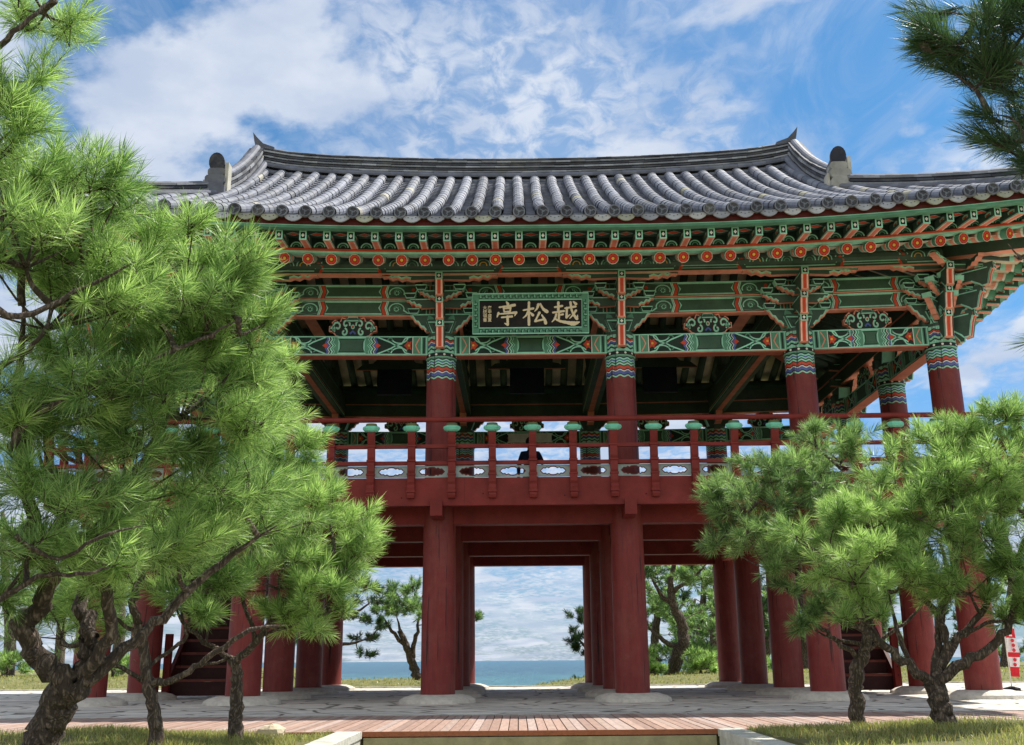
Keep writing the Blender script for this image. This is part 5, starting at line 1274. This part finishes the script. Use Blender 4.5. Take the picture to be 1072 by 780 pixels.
# ---- right lawn
pine('pine_tree', 'dark barked pine on the right lawn nearer the gate, bluish green crown touching the gallery', [
    ([(897, 754, 10.0), (896, 728, 10.0), (897, 705, 10.0), (905, 680, 10.0), (910, 650, 10.0)], [.105, .095, .10, .075, .06]),
    ([(900, 690, 10.0), (870, 665, 9.9), (850, 650, 9.8), (835, 620, 9.8)], [.04, .032, .026, .014]), ([(908, 660, 10.0), (890, 620, 9.9), (860, 580, 9.9), (820, 540, 9.9), (780, 520, 10)], [.045, .036, .028, .02, .01]),
    ([(905, 675, 10), (870, 668, 9.9), (845, 655, 9.8)], [.03, .02, .01]), ([(910, 650, 10), (915, 600, 10.1), (900, 540, 10.2), (880, 490, 10.2)], [.045, .035, .024, .012]), ([(908, 680, 10), (935, 660, 10), (960, 640, 10), (985, 600, 10)], [.03, .026, .02, .012]),
], [
    (775, 530, 10.0, 42, 40, .5, 75, -.3), (755, 560, 9.9, 24, 30, .35, 30, -.4), (790, 575, 9.8, 45, 32, .5, 60, -.2), (820, 520, 10.0, 50, 42, .6, 90), (850, 480, 10.2, 45, 38, .5, 75), (800, 492, 10.3, 35, 22, .4, 32, -.2), (880, 470, 10.3, 34, 34, .4, 48),
    (870, 530, 10.2, 60, 45, .6, 90), (845, 590, 9.8, 50, 34, .5, 70), (850, 632, 9.6, 38, 22, .4, 42), (905, 570, 10.1, 50, 40, .5, 60), (895, 610, 9.9, 50, 28, .5, 42), (845, 455, 10.3, 14, 16, .2, 10),
], 51, mat=MID, needle=.105, L=.12, w=.0036, n=80, tk=.68, lk=.7, dens=1.15)
pine('pine_tree', 'wide fresh green pine on the right lawn near the picture edge, low many limbed trunk', [
    ([(992, 764, 8.8), (986, 745, 8.8), (980, 728, 8.8), (978, 712, 8.8)], [.115, .10, .10, .085]),
    ([(978, 720, 8.8), (955, 700, 8.7), (930, 680, 8.7), (905, 660, 8.6), (880, 648, 8.6), (862, 640, 8.6)], [.06, .05, .042, .034, .024, .012]), ([(976, 722, 8.8), (1010, 695, 8.7), (1045, 670, 8.7), (1062, 640, 8.7), (1066, 590, 8.7), (1080, 540, 8.7)], [.065, .055, .045, .04, .03, .02]),
    ([(980, 712, 8.8), (990, 680, 8.8), (985, 650, 8.8), (960, 620, 8.8), (935, 590, 8.8)], [.055, .045, .036, .026, .014]), ([(983, 700, 8.8), (1010, 660, 8.8), (1035, 630, 8.8), (1030, 580, 8.9)], [.045, .036, .028, .016]),
    ([(978, 715, 8.8), (985, 650, 8.9), (1000, 600, 9.0), (1000, 540, 9.0), (1010, 490, 9.0)], [.04, .034, .03, .024, .014]), ([(930, 682, 8.7), (905, 645, 8.6), (892, 620, 8.6)], [.024, .018, .01]), ([(955, 702, 8.7), (940, 660, 8.7), (930, 620, 8.7)], [.03, .024, .014]),
    ([(1005, 668, 8.8), (1040, 650, 8.7), (1075, 655, 8.7)], [.02, .018, .012]),
], [
    (930, 560, 8.7, 60, 40, .6, 100, -.2), (895, 595, 8.5, 45, 32, .5, 62, -.3), (860, 560, 8.8, 42, 34, .4, 55, -.3), (990, 545, 8.8, 62, 42, .6, 100), (1045, 570, 8.7, 50, 45, .6, 85), (950, 510, 9.0, 60, 40, .6, 95), (1020, 500, 9.0, 55, 38, .6, 85),
    (990, 470, 9.1, 42, 28, .45, 48), (1040, 462, 9.1, 45, 36, .5, 80), (1005, 455, 9.2, 30, 20, .4, 34), (1065, 520, 8.9, 40, 40, .5, 55), (945, 600, 8.5, 50, 28, .45, 58), (1010, 605, 8.6, 50, 26, .45, 58), (1060, 625, 8.6, 28, 26, .3, 28), (905, 530, 8.9, 45, 30, .5, 50), (905, 640, 8.5, 25, 14, .25, 12), (1085, 470, 9.0, 40, 50, .5, 55), (1075, 590, 8.5, 30, 40, .4, 35),
], 67, mat=NEAR, needle=.105, L=.12, w=.0034, n=82, tk=.85, lk=.8, dens=1.25)
# a pine that stands outside the frame on the right and reaches in with dark sprays
base_r = Vector((3.5, -11.6, 0.0))
pine('pine_tree', 'dark pine outside the right edge whose drooping sprays hang into the upper right corner', [
    ([base_r, Vector((3.45, -11.7, 1.4)), Vector((3.3, -12.0, 2.6)), Vector((3.2, -12.3, 3.6)), Vector((3.1, -12.4, 4.4))], [.13, .11, .09, .07, .05]),
    ([Vector((3.15, -12.35, 4.0)), at(1120, 90, 4.6), at(1060, 62, 4.5), at(1000, 40, 4.5), at(965, 45, 4.4)], [.02, .012, .008, .005, .004]), ([Vector((3.15, -12.3, 3.7)), at(1110, 200, 4.5), at(1065, 130, 4.5), at(1035, 120, 4.5)], [.016, .01, .007, .004]),
    ([Vector((3.2, -12.2, 3.3)), at(1130, 260, 4.6), at(1075, 270, 4.6), at(1055, 255, 4.6)], [.02, .012, .006, .004]),
], [
    (1050, 40, 4.5, 42, 40, .2, 75, -.5), (1000, 42, 4.4, 40, 22, .12, 34, -1.2), (975, 52, 4.4, 16, 12, .08, 10, -1.5), (1015, 78, 4.5, 40, 16, .12, 26, -1.1), (1020, 0, 4.5, 50, 20, .2, 34, -.8), (1055, 140, 4.5, 28, 26, .15, 26, -1.0), (1085, 80, 4.6, 40, 70, .25, 70), (1075, 168, 4.5, 20, 14, .12, 12, -.8), (1066, 268, 4.6, 12, 10, .08, 2, -1.0), (1085, 345, 4.6, 16, 20, .1, 4, -1.0), (1150, 100, 4.8, 60, 90, .4, 60),
], 83, mat=DARK, needle=.14, L=.20, w=.0026, n=95, tspread=.72, dens=.55)
# ---- pines at the back, between the pavilion and the sea
G = 'pines behind the pavilion'
pine('pine_tree', 'crooked dark pine behind the bay right of the gate, S shaped trunk with bare limbs', [
    ([(702, 713, 31), (708, 690, 31), (716, 670, 31), (713, 650, 31), (704, 632, 31), (702, 610, 31), (706, 590, 31)], [.22, .19, .17, .15, .12, .09, .06]),
    ([(708, 678, 31), (690, 668, 30.6), (678, 655, 30.4)], [.08, .06, .03]), ([(706, 635, 31), (690, 620, 31), (680, 600, 31)], [.08, .06, .03]), ([(704, 620, 31), (725, 605, 31), (740, 590, 31)], [.08, .05, .03]),
], [(690, 600, 31, 26, 14, 1, 60), (735, 600, 31, 30, 16, 1, 75), (710, 575, 31, 40, 14, 1.2, 90), (745, 630, 31.5, 20, 12, .8, 35), (678, 640, 30.6, 12, 8, .5, 16)], 91, mat=MID, needle=.16, L=.22, w=.012, n=55, group=G, tspread=1.1, twigr=.012)
pine('pine_tree', 'small flat topped pine behind the bay left of the gate, slender trunk against the sea', [
    ([(437, 711, 31), (432, 695, 31), (425, 675, 31), (418, 660, 31)], [.15, .12, .10, .07]), ([(428, 682, 31), (410, 660, 31), (400, 645, 31)], [.07, .05, .03]), ([(430, 690, 31), (436, 665, 31), (440, 640, 31)], [.08, .06, .03]), ([(420, 665, 31), (415, 645, 31)], [.06, .03])],
    [(410, 635, 31, 24, 14, 1, 75), (432, 628, 31, 22, 16, 1, 75), (420, 615, 31, 16, 8, .8, 36), (395, 648, 31, 14, 9, .7, 26), (448, 645, 31, 14, 14, .7, 34)], 92, mat=MID, needle=.16, L=.22, w=.012, n=55, group=G, twigr=.012)
pine('pine_tree', 'pine at the back whose layered branches stick out right of the left columns', [
    ([(338, 712, 30), (338, 690, 30), (334, 660, 30), (336, 620, 30), (345, 590, 30)], [.2, .17, .15, .12, .06]), ([(336, 680, 30), (360, 676, 30), (388, 668, 30)], [.06, .05, .03]), ([(336, 655, 30), (365, 645, 30), (392, 628, 30)], [.07, .05, .03])],
    [(382, 668, 30, 18, 6, .8, 22), (375, 684, 30, 16, 4, .8, 14), (396, 655, 30, 12, 5, .6, 12), (372, 645, 30, 18, 8, .8, 28), (385, 622, 30, 22, 12, 1, 45), (350, 600, 30, 30, 14, 1.2, 60), (340, 640, 30, 20, 12, 1, 40)], 93, mat=DARK, needle=.16, L=.22, w=.012, n=50, group=G, twigr=.012)
pine('pine_tree', 'pine mostly hidden by columns, dark pads showing at the right edge of the gate opening', [
    ([(640, 713, 33), (632, 690, 33), (620, 670, 33), (612, 650, 33)], [.16, .14, .11, .07]), ([(628, 685, 33), (612, 676, 33), (600, 660, 33)], [.06, .05, .03])],
    [(604, 645, 33, 9, 8, .7, 24), (596, 664, 33, 13, 7, .7, 26), (606, 685, 33, 7, 10, .6, 18), (612, 712, 33, 9, 5, .5, 14), (628, 640, 33, 16, 14, 1, 40)], 94, mat=DARK, needle=.16, L=.22, w=.013, n=50, group=G, twigr=.012)
pine('pine_tree', 'far pine with only a small tuft showing at the left edge of the gate opening', [
    ([(476, 713, 33), (480, 690, 33), (484, 665, 33)], [.14, .11, .07]), ([(482, 675, 33), (490, 662, 33), (497, 650, 33)], [.05, .04, .02])],
    [(497, 649, 33, 7, 5, .5, 14), (480, 645, 33, 14, 12, .8, 34), (466, 655, 33, 16, 10, .8, 30)], 95, mat=MID, needle=.15, L=.2, w=.013, n=50, group=G, twigr=.012)
# woods on both sides: every tree its own
WD = [('tall pine of the wood on the %s, %s', x, D, h) for x, D, h in ((8, 34, 190), (60, 38, 170), (118, 36, 150), (134, 42, 170), (205, 40, 150), (298, 37, 150), (318, 46, 130))]
rnd = random.Random(77)
lefts = ['its trunk left of all others at the picture edge', 'its trunk just right of the largest near pine', 'its pale trunk right of the left corner column', 'thin and far, between the left corner columns', 'hidden behind the dark left staircase', 'seen between the left inner columns', 'farthest one beside the left inner columns']
for k, (x, D, h) in enumerate(((8, 34, 190), (62, 39, 170), (122, 36, 160), (142, 43, 170), (205, 40, 160), (297, 37, 150), (322, 47, 130))):
    py = 691 + 1113 * (.50) / D; j = lambda s: rnd.uniform(-s, s)
    a = [(x, py, D), (x + j(5), py - h * .3, D), (x + j(8), py - h * .6, D), (x + j(10), py - h * .9, D)]
    cl_ = [(x + j(22), py - h * (.35 + .1 * q) + j(6), D + j(1.5), rnd.uniform(18, 32), rnd.uniform(8, 14), 1.3, 38) for q in range(6)]
    pine('pine_tree', 'tall pine of the left wood, ' + lefts[k], [(a, [.2, .17, .13, .06])], cl_, 200 + k, mat=(MID, DARK)[k % 2], needle=.2, L=.26, w=.02, n=40, group='pines of the left wood', twigr=.015)
rights = ['behind the gap right of the crooked pine', 'between the right bay columns', 'behind the right staircase', 'right of the right staircase', 'between the last two right columns', 'beyond the banner at the picture edge', 'left of the crooked pine', 'far and low beside the crooked pine', 'dense one filling the right inner bay', 'outermost beyond the right edge']
for k, (x, D, h) in enumerate(((752, 36, 120), (800, 40, 140), (842, 37, 150), (925, 39, 160), (985, 42, 160), (1052, 38, 190), (684, 38, 105), (725, 44, 90), (738, 40, 130), (1090, 44, 190))):
    py = 691 + 1113 * .5 / D; j = lambda s: rnd.uniform(-s, s)
    a = [(x, py, D), (x + j(5), py - h * .3, D), (x + j(8), py - h * .6, D), (x + j(8), py - h * .85, D)]
    cl_ = [(x + j(24), py - h * (.16 + .12 * q) + j(5), D + j(1.5), rnd.uniform(18, 30), rnd.uniform(9, 15), 1.4, 44) for q in range(7)]
    pine('pine_tree', 'pine of the right wood, ' + rights[k], [(a, [.2, .16, .12, .05])], cl_, 300 + k, mat=(MID, DARK, MID)[k % 3], needle=.2, L=.26, w=.02, n=42, group='pines of the right wood', twigr=.015)
# young bushes on the grass behind the right bay
for k, (x, D, rx, lab) in enumerate(((682, 30.5, 13, 'left of the crooked trunk'), (733, 30, 18, 'right of the crooked trunk'), (752, 33, 14, 'next to the right bay columns'), (800, 33, 22, 'between the right bay columns'), (118, 33, 16, 'behind the left corner column'), (8, 33, 20, 'at the left picture edge'))):
    py = 691 + 1113 * .42 / D
    pine('pine_bush', 'low young pine bush ' + lab, [([(x, py, D), (x + 1, py - 12, D)], [.04, .02])], [(x, py - 12, D, rx, 13, .6, 60), (x + 4, py - 5, D - .2, rx, 6, .5, 26)], 400 + k, mat=NEAR, needle=.15, L=.2, w=.013, n=50, cat='bush', group='young pine bushes', twigr=.01, inner=.1)

# ---- grass
def blades(name, pts, hgt, w, mat, seed):
    rs = np.random.RandomState(seed); n = len(pts); P = np.array(pts); a = rs.rand(n) * 2 * np.pi; s = np.stack([np.cos(a), np.sin(a), np.zeros(n)], 1)
    h = hgt * (.4 + .9 * rs.rand(n))[:, None]; ln = rs.randn(n, 3) * .45; ln[:, 2] = 0; w2 = w * (.6 + .8 * rs.rand(n))[:, None] / 2
    V = np.stack([P - s * w2, P + s * w2, P + np.array([0, 0, .6]) * h + ln * h * .35 - s * w2 * .7, P + np.array([0, 0, .6]) * h + ln * h * .35 + s * w2 * .7, P + np.array([0, 0, .95]) * h + ln * h], 1).reshape(-1, 3)
    b = np.arange(n)[:, None] * 5; F = (b[:, :, None] + np.array([[0, 1, 2], [1, 3, 2], [2, 3, 4]])[None]).reshape(-1); nf = n * 3
    me = bpy.data.meshes.new(name); me.vertices.add(len(V)); me.vertices.foreach_set('co', V.astype(np.float32).ravel()); me.loops.add(nf * 3); me.loops.foreach_set('vertex_index', F.astype(np.int32)); me.polygons.add(nf); me.polygons.foreach_set('loop_start', np.arange(nf, dtype=np.int32) * 3); me.update(calc_edges=True)
    t = np.repeat(np.clip(rs.rand(n) ** .8, 0, 1), 5); at_ = me.attributes.new('tint', 'FLOAT', 'POINT'); at_.data.foreach_set('value', t.astype(np.float32)); me.materials.append(mat)
    o = bpy.data.objects.new(name, me); COL.objects.link(o); tag(o, GL[name + str(seed)], 'grass'); o['kind'] = 'stuff'; return o
GRASS = needle_mat('grass_blades', srgb(104, 120, 60), srgb(190, 186, 120), .45)
GL = {'grass1': 'dry and green grass on the left lawn', 'grass2': 'thin grass around the pine trunks on the right lawn', 'grass3': 'grass strip behind the pavilion above the shore'}
rs = np.random.RandomState(4)
for s, sd_ in ((-1, 1), (1, 2)):
    pts = []
    while len(pts) < 34000:
        D = 4.5 + 5.5 * rs.rand() ** .75; x = (1.97 if s < 0 else 1.83) + rs.rand() ** 1.1 * (5.2)
        X = s * x; Y = -17 + D
        patch = math.sin(X * 2.1 + Y * 1.3) + math.sin(X * 4.7 - Y * 3.1) * .6 + math.sin(X * 9 + Y * 7) * .4
        if rs.rand() > .55 + .3 * patch: continue
        pts.append((X, Y, lawn_z(X, Y, s) - .004))
    blades('grass', pts, .058, .0055, GRASS, sd_)
pts = []
for _ in range(30000):
    X = -20 + 40 * rs.rand(); Y = 9.97 + 8 * rs.rand() ** 1.3
    if Y < coast(X): pts.append((X, Y, gz(X, Y) - .01))
blades('grass', pts, .07, .02, GRASS, 3)

# ============================================================ BANNER AND PERSON
b = at(1060, 726, 20.5); b.z = -.115
bn = empty('banner', b, 'narrow red and white feather banner on a slim pole at the right picture edge', 'banner')
m = MB(); m.tube([(0, 0, 0), (0, 0, 1.25), (.05, 0, 1.42)], .012, 8, 'wht'); m.lathe((0, 0, 0), [(.16, 0), (.15, .05), (.03, .08)], 14, 'blk'); m.build('pole', PAINT, bn)
m = MB(); ys = [(.02 + .012 * math.sin(k * .9)) for k in range(13)]
L_ = [Vector((.015 + .01 * math.sin(k), .01 * math.sin(k * 1.1), .26 + k * .09)) for k in range(13)]; R_ = [Vector((.20 + .03 * (1 - abs(k - 6) / 6) + (.0 if k < 11 else -.05 * (k - 10)), .04 * math.sin(k * .8 + 1), .25 + k * .09)) for k in range(13)]
for k in range(12): m.face([L_[k], R_[k], R_[k + 1], L_[k + 1]], (srgb(214, 50, 60) if k in (0, 1, 4, 8, 9) else srgb(236, 230, 232))); m.face([L_[k + 1] + Vector((0, .004, 0)), R_[k + 1] + Vector((0, .004, 0)), R_[k] + Vector((0, .004, 0)), L_[k] + Vector((0, .004, 0))], 'wht')
for k in (2, 3, 5, 6, 7, 10): c = (L_[k] + R_[k]) / 2; m.disc((0, 0), .035, plane(c - Vector((0, .03, -.04)), (1, 0, 0), (0, 0, 1)), srgb(210, 60, 72), .0, 9)
m.build('cloth', CLOTH, bn)

def person(loc, face):
    root = empty('person', loc, 'person in dark navy clothes standing in the gallery behind the middle balusters', 'person'); root.rotation_euler.z = face
    J = {'pel': (0, 0, .95), 'wai': (0, 0, 1.1), 'che': (0, -.01, 1.32), 'nk0': (0, 0, 1.45), 'nk1': (0, .0, 1.52), 'hd': (0, .01, 1.60), 'hd2': (0, .01, 1.68)}
    E = [('pel', 'wai'), ('wai', 'che'), ('che', 'nk0'), ('nk0', 'nk1'), ('nk1', 'hd'), ('hd', 'hd2')]; Rr = dict(pel=.155, wai=.14, che=.15, nk0=.07, nk1=.055, hd=.09, hd2=.085)
    for s, t in ((1, 'r'), (-1, 'l')):
        up = s > 0
        J.update({'sh' + t: (s * .17, 0, 1.40), 'el' + t: (s * .25, .02, 1.13) if not up else (.27, .10, 1.20), 'wr' + t: (s * .25, .10, .90) if not up else (.13, .32, 1.42), 'ha' + t: (s * .245, .13, .82) if not up else (.10, .37, 1.48),
                  'hi' + t: (s * .09, 0, .90), 'kn' + t: (s * .10, .02, .49), 'an' + t: (s * .11, -.01, .09), 'to' + t: (s * .13, .15, .04)})
        Rr.update({'sh' + t: .07, 'el' + t: .048, 'wr' + t: .034, 'ha' + t: .035, 'hi' + t: .095, 'kn' + t: .06, 'an' + t: .042, 'to' + t: .035})
        E += [('che', 'sh' + t), ('sh' + t, 'el' + t), ('el' + t, 'wr' + t), ('wr' + t, 'ha' + t), ('pel', 'hi' + t), ('hi' + t, 'kn' + t), ('kn' + t, 'an' + t), ('an' + t, 'to' + t)]
        for q in range(5):      # fingers
            nm = 'f%d%s' % (q, t); h = Vector(J['ha' + t]); w_ = Vector(J['wr' + t]); d = (h - w_).normalized(); side = Vector((0, 1, 0)) if not up else Vector((1, 0, 0))
            J[nm] = tuple(h + d * (.07 if q else .03) + side * (.018 * (q - 2.5) if q else .05)); Rr[nm] = .009; E.append(('ha' + t, nm))
    keys = list(J); me = bpy.data.meshes.new('body'); me.from_pydata([J[k] for k in keys], [(keys.index(a), keys.index(b_)) for a, b_ in E], [])
    o = bpy.data.objects.new('body', me); COL.objects.link(o); md = o.modifiers.new('s', 'SKIN'); md.use_smooth_shade = True
    for i, k in enumerate(keys): me.skin_vertices[0].data[i].radius = (Rr[k], Rr[k]); me.skin_vertices[0].data[i].use_root = (k == 'pel')
    o.modifiers.new('u', 'SUBSURF').levels = 2; o.modifiers['u'].render_levels = 2
    bpy.context.view_layer.update(); e = o.evaluated_get(bpy.context.evaluated_depsgraph_get()); nm = bpy.data.meshes.new_from_object(e); bpy.data.objects.remove(o)
    nm.name = 'body'; nm.materials.clear(); nm.materials.append(CLOTH); nm.materials.append(SKIN)
    zz = [p.center.z for p in nm.polygons]
    ca = nm.color_attributes.get('Col') or nm.color_attributes.new('Col', 'FLOAT_COLOR', 'CORNER')
    arr = np.ones((len(nm.loops), 4), dtype=np.float32)
    for p in nm.polygons:
        c = p.center; col = srgb(30, 38, 62) if c.z > .93 else srgb(34, 34, 40)
        if c.z > 1.49 or (c.x > .02 and c.z > 1.3 and c.y > .27) or (c.x < -.2 and c.z < .9): col = srgb(198, 150, 122)
        if c.z < .1: col = srgb(60, 50, 46)
        arr[p.loop_start:p.loop_start + p.loop_total, :3] = col
    ca.data.foreach_set('color', arr.ravel())
    b_ = bpy.data.objects.new('body', nm); COL.objects.link(b_); b_.parent = root
    h = MB(); n = 16
    h.quads([[Vector((.098 * math.sin(ph) * math.cos(2 * math.pi * k / n), .0 - .012 + .108 * math.sin(ph) * math.sin(2 * math.pi * k / n), 1.665 + .105 * math.cos(ph) - (.05 if math.sin(2 * math.pi * k / n) < -.2 and ph > 1.2 else 0))) for k in range(n)] for ph in (.05, .4, .8, 1.2, 1.55, 1.75)], srgb(22, 20, 22)); h.build('hair', CLOTH, root, True)
    h = MB()
    for s in (-1, 1): rock(h, (s * .033, .098, 1.635), .012, .006, .007, srgb(30, 24, 22), 8); rock(h, (s * .095, .01, 1.62), .012, .022, .032, srgb(198, 150, 122), 8)
    rock(h, (0, .108, 1.605), .013, .018, .02, srgb(198, 150, 122), 8); rock(h, (0, .098, 1.57), .024, .007, .006, srgb(150, 90, 80), 8); h.build('face', CLOTH, root, True)
SKIN = CLOTH
person(Vector((.03, 4.4, 3.335)), 0)
